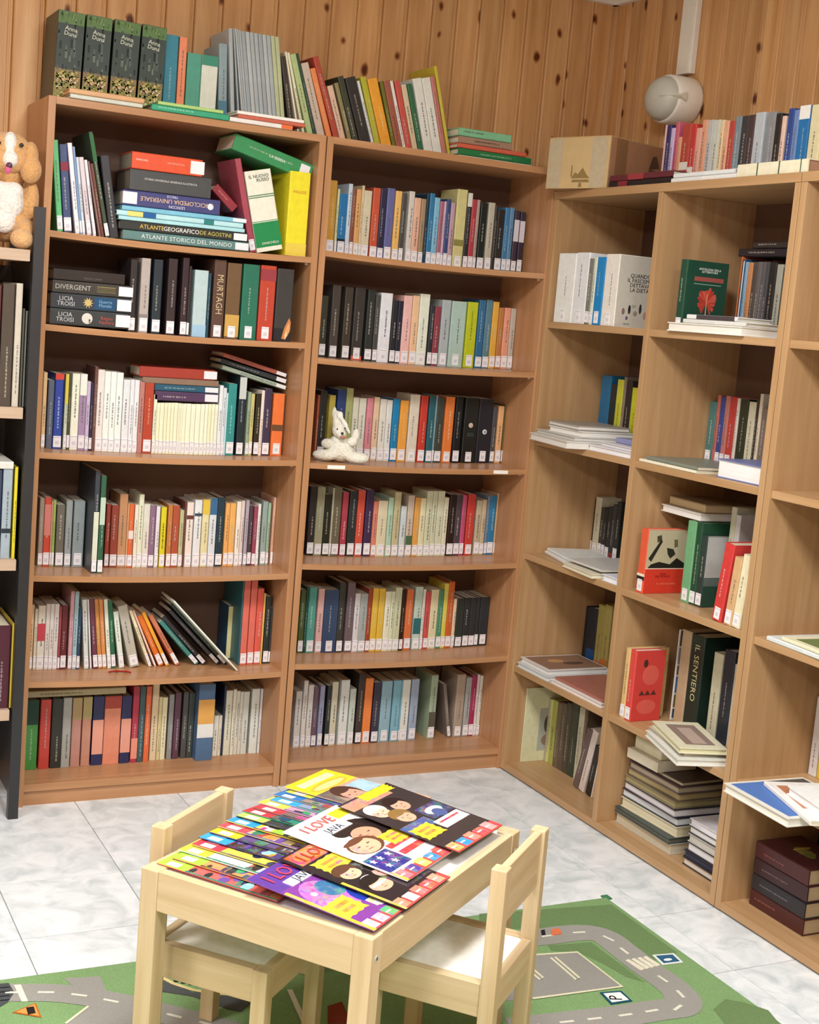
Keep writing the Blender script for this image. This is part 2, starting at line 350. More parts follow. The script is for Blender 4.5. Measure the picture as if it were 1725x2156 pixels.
# ================================================================== road-map rug
RZ0 = .006
rug = empty('rug', T(.5, -1.6, 0)); tag(rug, 'green children\'s play rug printed with grey roads under the table', 'rug')
def rugpiece(name, pts, z, c, mat='carpet', under=None):
    b = MB(); n = len(pts); ar = sum(pts[i][0]*pts[(i+1) % n][1]-pts[(i+1) % n][0]*pts[i][1] for i in range(n))
    if ar < 0: pts = pts[::-1]
    b.prism([(x-.5, y+1.6) for x, y in pts], z-.0012, z, c); return b.build(name, mat, under or rug)
rugpiece('pile', [(-.75, -1.308), (1.335, -1.308), (1.335, -2.62), (-.75, -2.62)], RZ0, '7c9f6a')
fl_pts = lambda L: [(p.x, p.y) for p in (at(u, v, 2, RZ0) for u, v in L)]
c3 = lambda L: [(1100+x/2.76, 1850+y/2.76) for x, y in L]
c1 = lambda L: [(x/2.464, 1900+y/2.464) for x, y in L]
rugpiece('dark_meadow', fl_pts(c3([(-250, 205), (470, 155), (515, 150), (900, 430), (760, 480), (560, 330), (330, 280), (-250, 300)])), RZ0+.0005, '6a8657')
rugpiece('dark_meadow', fl_pts(c3([(1110, 760), (1180, 700), (1290, 720), (1430, 765), (1500, 850), (1180, 850)])), RZ0+.0005, '6a8657')
rugpiece('dark_meadow', fl_pts(c3([(150, 390), (400, 370), (560, 490), (715, 605), (600, 570), (470, 495), (330, 430), (170, 420)])), RZ0+.0005, '6a8657')
def strip(pts, w):
    L, Rr = [], []
    for i, p in enumerate(pts):
        a = pts[max(0, i-1)]; b = pts[min(len(pts)-1, i+1)]; d = Vector((b[0]-a[0], b[1]-a[1])).normalized(); nrm = Vector((-d.y, d.x))*w/2
        L.append((p[0]+nrm.x, p[1]+nrm.y)); Rr.append((p[0]-nrm.x, p[1]-nrm.y))
    return L + Rr[::-1]
def smooth_path(pts, k=6):
    out = []
    for i in range(len(pts)-1):
        p0, p1, p2, p3 = pts[max(0, i-1)], pts[i], pts[i+1], pts[min(len(pts)-1, i+2)]
        for j in range(k):
            t = j/k; out.append(tuple(.5*((2*b)+(-a+c)*t+(2*a-5*b+4*c-d)*t*t+(-a+3*b-3*c+d)*t**3) for a, b, c, d in zip(p0, p1, p2, p3)))
    return out+[pts[-1]]
def quadstrip(name, path, w, z, c):
    s = strip(path, w); n = len(path); b = MB()
    for i in range(n-1):
        q = [s[i], s[i+1], s[2*n-2-i], s[2*n-1-i]]
        ar = sum(q[k][0]*q[(k+1) % 4][1]-q[(k+1) % 4][0]*q[k][1] for k in range(4))
        if ar < 0: q = q[::-1]
        b.add([(x-.5, y+1.6, z) for x, y in q], [(0, 1, 2, 3)], c)
    return b.build(name, 'carpet', rug)
def road(pts, w=.085, dash=.034, gap=.032):
    path = smooth_path(pts); quadstrip('road', path, w, RZ0+.0010, '96958f')
    acc = 0; b = MB()
    for i in range(len(path)-1):
        a, c = Vector(path[i]), Vector(path[i+1]); acc += (c-a).length
        if acc > dash+gap:
            acc = 0; d = (c-a).normalized(); nn = Vector((-d.y, d.x))*.004; e = a+d*dash
            q = [a-nn, e-nn, e+nn, a+nn]; b = MB().add([(p.x-.5, p.y+1.6, RZ0+.0016) for p in q], [(0, 1, 2, 3)], 'd9d6c8'); b.build('lane_dash', 'carpet', rug)
def line(pts, w=.008, z=RZ0+.0018, c='d9d6b8', name='road_line'): quadstrip(name, pts, w, z, c)
rp = fl_pts(c3([(-700, 420), (-300, 370), (60, 345), (330, 315), (470, 335), (590, 420), (720, 520), (850, 610), (930, 690), (915, 745), (790, 765), (600, 795), (300, 830), (-60, 870)]))
road(rp)
rugpiece('parking_lot', fl_pts(c3([(-330, 470), (320, 430), (580, 630), (60, 700), (-300, 730)])), RZ0+.0014, '93928c')
line(fl_pts(c3([(-330, 470), (320, 430), (580, 630), (60, 700)])))
for a in (0, -210, -420): line(fl_pts(c3([(165+a, 462), (315+a, 592), (330+a, 578), (190+a, 458)])), .006, name='bay_line')
for k in range(4):
    q = [(600+k*34, 478-k*6), (618+k*34, 472-k*6), (712+k*30, 528-k*8), (690+k*30, 538-k*8)]
    rugpiece('crossing_stripe', fl_pts(c3(q)), RZ0+.0022, 'dcd8c4')
def rsign(q, frame, face, mark):
    rs = rugpiece('road_sign', fl_pts(q), RZ0+.0020, frame); c = (sum(p[0] for p in q)/len(q), sum(p[1] for p in q)/len(q))
    rugpiece('road_sign_face', fl_pts([(c[0]+(p[0]-c[0])*.78, c[1]+(p[1]-c[1])*.74) for p in q]), RZ0+.0024, face, under=rs); w = at(c[0], c[1], 2, RZ0+.0027)
    rsign.o = rs; return w
w_ = rsign(c3([(450, 665), (575, 655), (640, 715), (515, 735)]), '1d5468', 'eef0ec', 'P')
text(rsign.o, 'P', .042, '1a1a1a', (w_.x-.5, w_.y+1.6, RZ0+.0027), (.35, .94, 0), (-.94, .35, 0), 'carpet', name='road_sign_letter')
w_ = rsign(c3([(755, 447), (880, 437), (935, 490), (815, 505)]), 'dfe3e2', '2f5f80', '')
b = MB().ball((w_.x-.5, w_.y+1.6, RZ0+.0026), (.012, .006, .0004), 'eef0ec'); b.build('road_sign_figure', 'carpet', rsign.o)
# left part of the rug
road(fl_pts(c1([(-120, 470), (60, 470), (260, 470), (420, 485), (560, 510), (700, 540), (900, 590), (1100, 640), (1300, 700)])), .075)
rugpiece('side_road', fl_pts(c1([(330, 395), (520, 385), (560, 480), (480, 520), (430, 470)])), RZ0+.0009, '96958f')
rugpiece('side_road', fl_pts(c1([(340, 640), (460, 540), (700, 560), (760, 700), (420, 760)])), RZ0+.0009, '96958f')
line(fl_pts(c1([(340, 632), (458, 542)])), .006)
rugpiece('stop_line', fl_pts(c1([(72, 432), (108, 430), (145, 515), (112, 518)])), RZ0+.002, 'dcd8c8')
rugpiece('rail_bed', fl_pts(c1([(-80, 430), (45, 420), (75, 470), (40, 520), (-10, 550), (-80, 560)])), RZ0+.0012, '4c5052')
for k in range(4): line(fl_pts(c1([(-60, 452+k*22), (50, 442+k*22)])), .004, c='23262a', name='rail')
tri = c1([(65, 575), (185, 525), (215, 600)])
ws = rugpiece('warning_sign', fl_pts(tri), RZ0+.002, 'b8672a'); cc = (sum(p[0] for p in tri)/3, sum(p[1] for p in tri)/3)
rugpiece('warning_sign_face', fl_pts([(cc[0]+(p[0]-cc[0])*.8, cc[1]+(p[1]-cc[1])*.8) for p in tri]), RZ0+.0024, 'e0984c', under=ws)
q = c1([(135, 552), (175, 545), (185, 580), (145, 588)]); rugpiece('warning_sign_mark', fl_pts(q), RZ0+.0028, '2a2422', under=ws)
rugpiece('stadium_ring', fl_pts(c1([(820, 385), (1000, 470), (1350, 480), (1330, 500), (1250, 570), (1180, 555), (1000, 490), (810, 460)])), RZ0+.0016, '565a5a')
line(fl_pts(c1([(830, 388), (900, 425), (1000, 458), (1100, 476), (1200, 483), (1330, 478)])), .010, RZ0+.0022, 'd8c88c')
for k in range(9):
    a = (900+k*38, 402+k*7+ (k*1)); rugpiece('stadium_mark', fl_pts(c1([a, (a[0]+22, a[1]+2), (a[0]+24, a[1]+14), (a[0]+2, a[1]+12)])), RZ0+.002, '2c3030')
rugpiece('printed_house', fl_pts([(690, 2120), (720, 2110), (740, 2156), (690, 2156)]), RZ0+.002, '8a3c28')
rugpiece('printed_car', fl_pts(c3([(165, 300), (215, 292), (230, 325), (170, 335)])), RZ0+.0024, 'd8744c')
rugpiece('printed_car_wheel', fl_pts(c3([(108, 305), (130, 300), (135, 330), (112, 332)])), RZ0+.0026, '24282a')
line(fl_pts([(610, 2085), (642, 2156)]), .012, c='dcdccc')
bx('corner_label', 1.332-.5, 1.352-.5, -1.312+1.6, -1.288+1.6, .0005, .004, 'carpet', rug, '437f5a')

# ================================================================== children's table and chairs
TA = 36.3; TC_ = (.316, -1.82); TH = .45
tb = empty('play_table', T(TC_[0], TC_[1], 0) @ RZ(TA)); tag(tb, 'small pale pine children\'s table covered with magazines', 'table')
TL, TWd, LG = .63, .48, .037
for sx in (-1, 1):
    for sy in (-1, 1):
        bx('leg', min(sx*TL/2, sx*(TL/2-LG)), max(sx*TL/2, sx*(TL/2-LG)), min(sy*TWd/2, sy*(TWd/2-LG)), max(sy*TWd/2, sy*(TWd/2-LG)), RZ0+.0006, TH, 'pine_z', tb, bev=.002)
for sy in (-1, 1): bx('long_rail', -TL/2+LG, TL/2-LG, sy*(TWd/2-.002)-(.018 if sy > 0 else 0), sy*(TWd/2-.002)+(.018 if sy < 0 else 0), TH-.075, TH, 'pine_x', tb, bev=.0015)
for sx in (-1, 1): bx('short_rail', sx*(TL/2-.002)-(.018 if sx > 0 else 0), sx*(TL/2-.002)+(.018 if sx < 0 else 0), -TWd/2+LG, TWd/2-LG, TH-.075, TH, 'pine_y', tb, bev=.0015)
bx('table_top', -TL/2+.0205, TL/2-.0205, -TWd/2+.0205, TWd/2-.0205, TH-.014, TH-.006, 'matte', tb, 'f2f0ea')
for (px, py) in ((-TL/2+.018, -TWd/2-.0005), (TL/2-.018, -TWd/2-.0005)):
    bo = MB().tube((px, py-.001, TH-.04), (px, py+.003, TH-.04), .006, .006, 'b8b8b8').build('bolt', 'metal_paint', tb)
    MB().tube((px, py-.0015, TH-.04), (px, py, TH-.04), .003, .003, '50504e').build('bolt_socket', 'metal_paint', bo)
def chair(M, label):
    """local: back at y=0, seat towards -y, width along x"""
    r = empty('child_chair', M); tag(r, label, 'chair', 'small pine chairs at the table')
    w, d, sh, H, t = .265, .26, .275, .50, .03
    for sx in (-1, 1):
        xa, xb = sorted((sx*w/2, sx*(w/2-t)))
        bx('back_leg', xa, xb, -t, 0, RZ0+.0006, H, 'pine_z', r, bev=.002); bx('front_leg', xa, xb, -d, -d+t, RZ0+.0006, sh, 'pine_z', r, bev=.002)
        bx('side_rail', xa+.004, xb-.004, -d+t, -t, sh-.065, sh, 'pine_y', r, bev=.0015)
    bx('backrest', -w/2+t, w/2-t, -.022, -.006, H-.115, H-.002, 'pine_x', r, bev=.002)
    bx('back_rail', -w/2+t, w/2-t, -.024, -.006, sh-.065, sh, 'pine_x', r, bev=.0015); bx('front_rail', -w/2+t, w/2-t, -d+.004, -d+.022, sh-.065, sh, 'pine_x', r, bev=.0015)
    bx('seat', -w/2+t-.004, w/2-t+.004, -d+.02, -.022, sh-.014, sh-.005, 'matte', r, 'f2efe8')
    return r
ea = Vector((math.cos(math.radians(TA)), math.sin(math.radians(TA)), 0)); eb = Vector((ea.y, -ea.x, 0)); tc = Vector((TC_[0], TC_[1], 0))
chair(T(.0525, -1.658, 0) @ RZ(42), 'small pine chair pushed under the table on the bookcase side')
chair(T(.605, -2.029, 0) @ RZ(221), 'small pine chair pulled out from table on the rug side')

# ================================================================== magazines on the table
PAL = ['e8d020', '2f9ad8', 'd83a40', 'f2f2ee', '2a2a30', '6a4a9a', '3aa060', 'e88a30', 'f0c8b0', '9ad040', 'c83a8a', '8ac8e0']
def mag(a, b, z, w, l, rot, cover, label, patches, ta=0, tbk=0):
    """local: x across the page (0..w), y from the head of the page (0) down to -l; head lies towards the far-left long side"""
    p = tc + ea*a + eb*b
    M = T(p.x, p.y, z) @ RZ(TA+rot) @ RY(ta) @ RX(tbk)
    r = empty('magazine', M); tag(r, label, 'magazine', 'magazines spread over the small table')
    MB().box(.001, w-.001, -l+.001, -.001, .0002, .0012, 'eceae4').build('pages', 'pages', r)
    MB().box(0, w, -l, 0, .0012, .0016, cover).box(0, w, -l, 0, 0, .0002, cover).box(-.0004, .0006, -l, 0, 0, .0016, cover).build('cover', 'glossy', r)
    for i, (kind, x0, x1, y0, y1, c) in enumerate(patches):
        zz = .0016+.00002*(i+1)
        if kind == 'r': MB().box(x0*w, x1*w, -y1*l, -y0*l, .0014, zz, c).build('printed_panel', 'photo' if (x1-x0) < .99 else 'glossy', r)
        else:
            cx, cy, rx, ry = (x0+x1)/2*w, -(y0+y1)/2*l, (x1-x0)/2*w, (y1-y0)/2*l; n = 18 if kind in 'eE' else 22
            pts = []
            for k in range(n):
                t = 2*math.pi*k/n; f = 1 if kind in 'eE' else (1 if k % 2 else .84)
                if kind == 's':
                    f = 1 if k % 2 == 0 else .42
                pts.append((cx+rx*f*math.cos(t), cy+ry*f*math.sin(t)))
            if kind == 's': pts = [(cx+rx*(1 if k % 2 == 0 else .42)*math.sin(2*math.pi*k/10), cy+ry*(1 if k % 2 == 0 else .42)*math.cos(2*math.pi*k/10)) for k in range(10)]
            if kind == 's': pts = pts[::-1]
            if kind == 'b':
                k2 = []
                sx_, sy_ = rx, ry
                for (q0, q1) in (((-1, -1), (1, -1)), ((1, -1), (1, 1)), ((1, 1), (-1, 1)), ((-1, 1), (-1, -1))):
                    for j in range(6):
                        t = j/6; f = 1 if j % 2 == 0 else .9
                        k2.append((cx+sx_*f*(q0[0]+(q1[0]-q0[0])*t), cy+sy_*f*(q0[1]+(q1[1]-q0[1])*t)))
                pts = k2
            MB().prism(pts, .0014, zz, c).build({'e': 'printed_shape', 'E': 'printed_shape', 's': 'printed_star', 'b': 'printed_burst'}[kind], 'photo' if kind == 'e' else 'glossy', r)
    return r
zt = TH+.0006
strips = [('9ccf3c', 'd8605c', 'green and red'), ('9ccf3c', 'e0905a', 'green and orange'), ('ecd83c', 'd8e4ec', 'yellow and white'), ('d83c4c', 'd8c050', 'red and yellow'),
          ('2fa0dc', '4a3c7c', 'cyan and violet'), ('ecd028', '5c4c80', 'yellow and violet'), ('d8485c', 'c8b08c', 'pink and tan'), ('2c9cdc', 'd8c83c', 'blue and lemon'),
          ('b0d460', '3c3c40', 'lime and charcoal'), ('d03848', '2a8c78', 'crimson and teal'), ('c83c48', '7c6860', 'red and brown'), ('e8dc50', 'c898b0', 'yellow and pink'),
          ('2fa4e0', '8c9cc0', 'sky blue and grey'), ('2c7cc4', 'a08c78', 'blue and sand'), ('c8d838', '4c68b0', 'lime and blue')]
rr = random.Random(3)
ords = ['zeroth', 'first', 'second', 'third', 'fourth', 'fifth', 'sixth', 'seventh', 'eighth', 'ninth', 'tenth', 'eleventh', 'twelfth', 'thirteenth', 'fourteenth', 'fifteenth', 'sixteenth', 'seventeenth', 'eighteenth', 'nineteenth']
DRK = ['28304c', '3c2c50', '2c2c30', '4c3428', '1f4c6c', '6a4a9a', '2a7c60', 'a83c40']
EL = []; D_ = [.0145*min(1, i/8) for i in range(15)]
for i in range(15): EL.append(0 if i == 0 else max(EL[-1]-D_[i-1]*.179+.0026, EL[-1]-D_[i-1]+.0026+D_[i]*.821))
for i, (h, bcol, nm) in enumerate(strips):
    P = [('r', 0, 1, 0, .24, h), ('r', .03, .14, .06, .16, 'f4f2ea'), ('r', .18, .5, .06, .16, 'f4f2ea')]
    for k in range(26):
        x0, y0 = rr.uniform(-.1, .5), rr.uniform(.24, .93); P.append((rr.choice('rEeE'), max(0, x0), min(.98, max(.03, x0)+rr.uniform(.06, .3)), y0, min(1, y0+rr.uniform(.03, .1)), rr.choice(PAL+DRK+DRK)))
    P.append(('r', 0, .03, .24, 1, rr.choice(DRK)))
    a_ = -.288 + i*.0295
    z0_ = D_[i]; mag(a_, -.226+.012*abs(math.sin(i*1.7)), zt+EL[i]+.0004, .165, .262, rr.uniform(-.6, .6), bcol, nm+' comic magazine, '+ords[i+1]+' in the fan from the table\'s near left corner', P, math.degrees(math.atan2(z0_, .165)))
def face(x, y, sx, sy, skin, hair=None, hx=0, hy=-.05):
    """a small printed face seen from the head of the page"""
    L = []
    if hair: L.append(('E', x-sx*.62+hx, x+sx*.62+hx, y-sy*.62+hy, y+sy*.55+hy, hair))
    L += [('E', x-sx/2, x+sx/2, y-sy/2, y+sy/2, skin), ('e', x-sx*.45, x-sx*.1, y-sy*.4, y+sy*.4, skin), ('E', x-sx*.27, x-sx*.13, y-sy*.10, y-sy*.04, '5a3c34'), ('E', x+sx*.13, x+sx*.27, y-sy*.10, y-sy*.04, '5a3c34'), ('E', x-sx*.06, x+sx*.05, y+sy*.05, y+sy*.12, 'b8806c'), ('E', x-sx*.12, x+sx*.12, y+sy*.22, y+sy*.27, 'b06058')] + ([('E', x-sx*.5, x+sx*.35, y-sy*.56, y-sy*.28, hair)] if hair else [])
    return L
def burst(x0, x1, y0, y1): return [('b', x0, x1, y0, y1, 'f2d838'), ('r', x0+(x1-x0)*.2, x1-(x1-x0)*.2, y0+(y1-y0)*.25, y0+(y1-y0)*.42, 'e08a28'), ('r', x0+(x1-x0)*.2, x1-(x1-x0)*.25, y0+(y1-y0)*.55, y0+(y1-y0)*.72, 'e08a28')]
def foot(cols): return [('r', 0, 1, .9, 1, 'e04a48')] + [('r', .02+k*.19, .17+k*.19, .88+.01*(k % 2), .985, c) for k, c in enumerate(cols)] + [('r', .03+k*.19, .12+k*.19, .925, .94, 'f4f0e8') for k in range(5)]
mag(.142, -.228, zt+EL[14]+.003, .165, .265, -.5, 'c8a488', 'magazine with big yellow masthead at the far corner of the table',
    [('r', 0, 1, 0, .30, 'f2d028'), ('r', .12, .88, .06, .14, 'f8f0b0'), ('E', .08, .92, .16, .3, 'e8b438'), ('E', .15, .85, .19, .27, 'f4e088'), ('r', 0, .5, .3, .62, '6c5c58'), ('e', .1, .8, .34, .8, 'b08878'), ('r', .6, .98, .34, .6, 'a8cce0')] + face(.4, .5, .36, .26, 'd09c84', '4c3028'), 1.2)
PUR = mag(-.305, -.02, zt+EL[7]+.008, .185, .255, 1, '7c3c94', 'purple magazine cover with yellow burst at table\'s near corner',
    [('r', 0, 1, 0, .27, '5c3c94'), ('e', .05, .6, .3, .75, 'b468b8'), ('e', .3, .62, .36, .58, '2c6898'), ('E', .18, .26, .42, .47, 'e8e4f0'), ('e', .1, .35, .55, .75, 'd088c8'), ('r', .6, .98, .3, .52, '6c7cb8'), ('E', .45, .97, .52, .86, '2438a0'), ('E', .55, .85, .6, .76, '2c90d0'), ('E', .7, .95, .68, .82, '48b0d8'),
     ('r', .48, .62, .74, .84, 'e8e8a8'), ('E', .5, .66, .78, .86, 'f4f4e8')] + burst(.04, .42, .58, .8) + foot(['d8d0e8', 'c8b8d8', '58b068', '58b068', '7cc080']) + [('r', 0, .05, .3, 1, 'ecd028')], 1.2, 5.2)
BLK = mag(-.205, -.02, zt+EL[9]+.0105, .185, .262, 1, '2c2428', 'dark magazine cover with orange masthead between purple and white magazines',
    [('r', .05, .85, .02, .18, 'd8502c'), ('e', .1, .7, .03, .16, 'e8803c')] + burst(.12, .62, .2, .38) + face(.28, .47, .3, .13, 'e4b494', '5c3c2c') + [('E', .2, .42, .55, .63, 'f0ece8'), ('E', .25, .36, .57, .61, 'd8d4d0')] + face(.3, .7, .34, .15, 'dca88c', '241c1c') + [('E', .16, .44, .67, .70, 'f0e8e4'), ('r', .45, .97, .4, .86, '34282c')] + face(.6, .6, .3, .14, 'd8a088', '1c1818') + foot(['c8906c', 'e8d8c8', 'd87c60', 'c85c50', 'e09a80']) + [('r', 0, .04, .5, 1, 'f0c828')], 1.2, 5.2)
WHT = mag(-.105, -.075, zt+EL[11]+.0185, .2, .27, 0, 'f2f0ee', 'white magazine cover with two faces and a star-spangled flag',
    [('b', .7, .98, .04, .15, 'f0d828'), ('E', .42, 1.0, .2, .58, '2c2220'), ('E', .3, .55, .24, .36, '2c2220')] + face(.62, .42, .4, .2, 'd89a7c') + face(.36, .52, .42, .2, 'e4b090', '6c4430', .02, .0) +
    [('r', .5, .97, .62, .68, 'd83a40'), ('r', .5, .97, .68, .73, 'f4f0ee'), ('r', .5, .97, .73, .79, 'd83a40'), ('r', .5, .97, .79, .84, 'f4f0ee'), ('r', .02, .46, .64, .86, '2c2c88'),
     ('s', .05, .14, .66, .73, 'f6f6f6'), ('s', .18, .27, .66, .73, 'f6f6f6'), ('s', .11, .2, .76, .83, 'f6f6f6'), ('s', .26, .35, .75, .82, 'f6f6f6'), ('s', .33, .42, .66, .73, 'f6f6f6')] + burst(.62, .98, .5, .66) + foot(['c87888', '48508c', 'd8dc60', '2f94d0', 'e05048']) + [('r', 0, .04, .86, 1, 'f0d040')], 1.2, 5.2)
BAK = mag(.075, -.06, zt+EL[14]+.0215, .2, .275, -1, '3a3234', 'dark magazine with crowded photo cover at table\'s far right side',
    [('r', 0, .8, .02, .14, 'd08c70'), ('b', .35, .95, .0, .1, 'f0d428')] + face(.22, .28, .26, .14, 'e4bca0', 'e8dcd0') + face(.56, .3, .26, .15, 'd8a48c', '2c2020') + face(.34, .44, .26, .14, 'd8ac90', '8c6c3c') + [('r', .55, .97, .42, .6, '34406c'), ('E', .6, .9, .46, .56, 'd8dce0'), ('E', .66, .85, .5, .62, '4c5c94'), ('r', 0, .5, .52, .64, '48589c'), ('r', .45, .97, .62, .74, 'e4e4ea'), ('r', .5, .9, .65, .67, 'c83c48')] + burst(.02, .4, .58, .76) + foot(['e8b060', '2f98dc', 'e88878', 'e05058', 'e8a0a0']), 1.2, 5.2)
for M_, sz, c1_, c2_, zz in ((PUR, .042, 'e8405c', 'f4f2f0', .0034), (WHT, .036, 'e05a58', 'f4f2f0', .0036), (BLK, .036, 'e84030', None, .0036)):
    w = .19
    text(M_, 'I LOVE', sz, c1_, (w*.42, -.03, zz), (1, 0, 0), (0, 1, 0), 'glossy', name='masthead_lettering')
    if c2_:
        mb_ = bx('masthead_box', w*.2, w*.75, -.072, -.05, .0015, zz-.0004, 'glossy', M_, c2_); text(M_, 'JAVA', .026, '24304c', (w*.475, -.061, zz), (1, 0, 0), (0, 1, 0), 'glossy', name='masthead_lettering')

# ================================================================== books
def hsv(c):
    import colorsys
    r, g, b = [int(c[i:i+2], 16)/255 for i in (0, 2, 4)]; return colorsys.rgb_to_hsv(r, g, b)
def cname(c):
    h, s, v = hsv(c); h *= 360
    if v < .24: return 'black'
    if s < .13: return 'white' if v > .82 else 'pale grey' if v > .64 else 'grey' if v > .38 else 'charcoal'
    if s < .26 and v > .72: return 'cream' if 25 < h < 75 else 'pale green' if h < 170 else 'pale blue' if h < 250 else 'pale pink' if h > 290 else 'lilac'
    if v < .42:
        return 'dark brown' if h < 45 or h > 345 else 'olive' if h < 80 else 'dark green' if h < 175 else 'navy' if h < 255 else 'dark purple' if h < 320 else 'maroon'
    if h < 12 or h > 345: return 'pink' if s < .42 and v > .6 else 'red'
    if h < 26: return 'salmon' if s < .5 and v > .7 else 'brown' if v < .72 else 'orange'
    if h < 42: return 'tan' if s < .5 else 'brown' if v < .68 else 'amber'
    if h < 66: return 'beige' if s < .42 else 'yellow' if v > .6 else 'olive'
    if h < 90: return 'lime green'
    if h < 165: return 'green'
    if h < 195: return 'teal'
    if h < 215: return 'light blue' if v > .62 and s < .6 else 'blue'
    if h < 255: return 'blue' if s > .3 else 'slate blue'
    return 'purple' if h < 320 else 'rose'
_ones = ['', 'first', 'second', 'third', 'fourth', 'fifth', 'sixth', 'seventh', 'eighth', 'ninth', 'tenth', 'eleventh', 'twelfth', 'thirteenth', 'fourteenth', 'fifteenth', 'sixteenth', 'seventeenth', 'eighteenth', 'nineteenth']
def ordw(n):
    if n < 20: return _ones[n]
    t, o = divmod(n, 10); tw = {2: 'twent', 3: 'thirt', 4: 'fort', 5: 'fift'}[t]
    return tw+'ieth' if o == 0 else tw+'y-'+_ones[o]
rb = random.Random(11)
def book(M, w, d, h, col, name, label, cat, group, sticker=0, title=1, bands=(), paper='d9d2bd', tcol=None, hard=False, flat=False, soft_pages=None):
    """local: thickness x 0..w, spine on y=0 facing -y, fore edge at y=d, height z 0..h"""
    t = min(.0028 if hard else .0012, w*.2); e = min(.003, w*.22); s = min(.004, d*.1)
    prof = [(0, d), (0, e), (e*.35, e*.3), (e, 0), (w-e, 0), (w-e*.35, e*.3), (w, e), (w, d), (w-t, d), (w-t, s), (t, s), (t, d)]
    b = MB(); n = len(prof); vs = [(x, y, 0) for x, y in prof] + [(x, y, h) for x, y in prof]
    fs = [(i, (i+1) % n, n+(i+1) % n, n+i) for i in range(n)]
    top = [(0, 1, 10, 11), (1, 2, 3, 4, 5, 6, 9, 10), (6, 7, 8, 9)]
    fs += [tuple(reversed(f)) for f in top] + [tuple(i+n for i in f) for f in top]
    b.add(vs, fs, col)
    o = b.build(name, 'cover', None); o.matrix_world = M
    tag(o, label, cat, group)
    lip = .003 if hard else .0006
    MB().box(t, w-t, s, d-(.004 if hard else .0008), lip, h-lip, paper).build('page_block', 'pages', o)
    for bi, (z0, z1, c) in enumerate(bands):
        MB().box(.0004, w-.0004, -.0005-.0002*bi, .001, z0*h, z1*h, c).build('spine_band', 'print', o)
    z_lo = .006
    if sticker:
        zs = .004+rb.uniform(0, .002); hs = .034+rb.uniform(-.003, .003); m = min(.0015, w*.06) if w < .024 else (w-.022)/2
        sk = MB().box(m, w-m, -.0009, .0012, zs, zs+hs, 'ecebf0').build('spine_sticker', 'print', o)
        if w > .008: MB().box(m, w-m, -.0011, .001, zs+hs-.005, zs+hs-.0035, 'b4b6c0').box(m+(w-2*m)*.25, w-m-(w-2*m)*.25, -.0011, .001, zs+.008, zs+.018, 'cfd0da').build('sticker_print', 'print', sk)
        z_lo = zs+hs+.008
    if title and w > .007:
        v = hsv(col)[2]; s_ = hsv(col)[1]
        c = tcol or (rb.choice(['d8d4c4', 'c8c0a8', 'b8bcc0']) if v < .62 or s_ > .6 else rb.choice(['4a4644', '6a605c', '5a5a60']))
        c = '%02x%02x%02x' % tuple(int(.42*int(col[q:q+2], 16)+.58*int(c[q:q+2], 16)) for q in (0, 2, 4))
        tb_ = MB(); span = h-z_lo-.012; z = z_lo+span*rb.uniform(.05, .3); zend = z+span*rb.uniform(.35, .62)
        tw = min(w*.22, .0045); xc = w*rb.uniform(.42, .58)
        while z < zend:
            l = rb.uniform(.003, .011); tb_.box(xc-tw/2, xc+tw/2*rb.uniform(.5, 1), -.0004, .001, z, z+l, c); z += l+rb.uniform(.0012, .004)
        if tb_.v: tb_.build('spine_title', 'print', o)
    return o

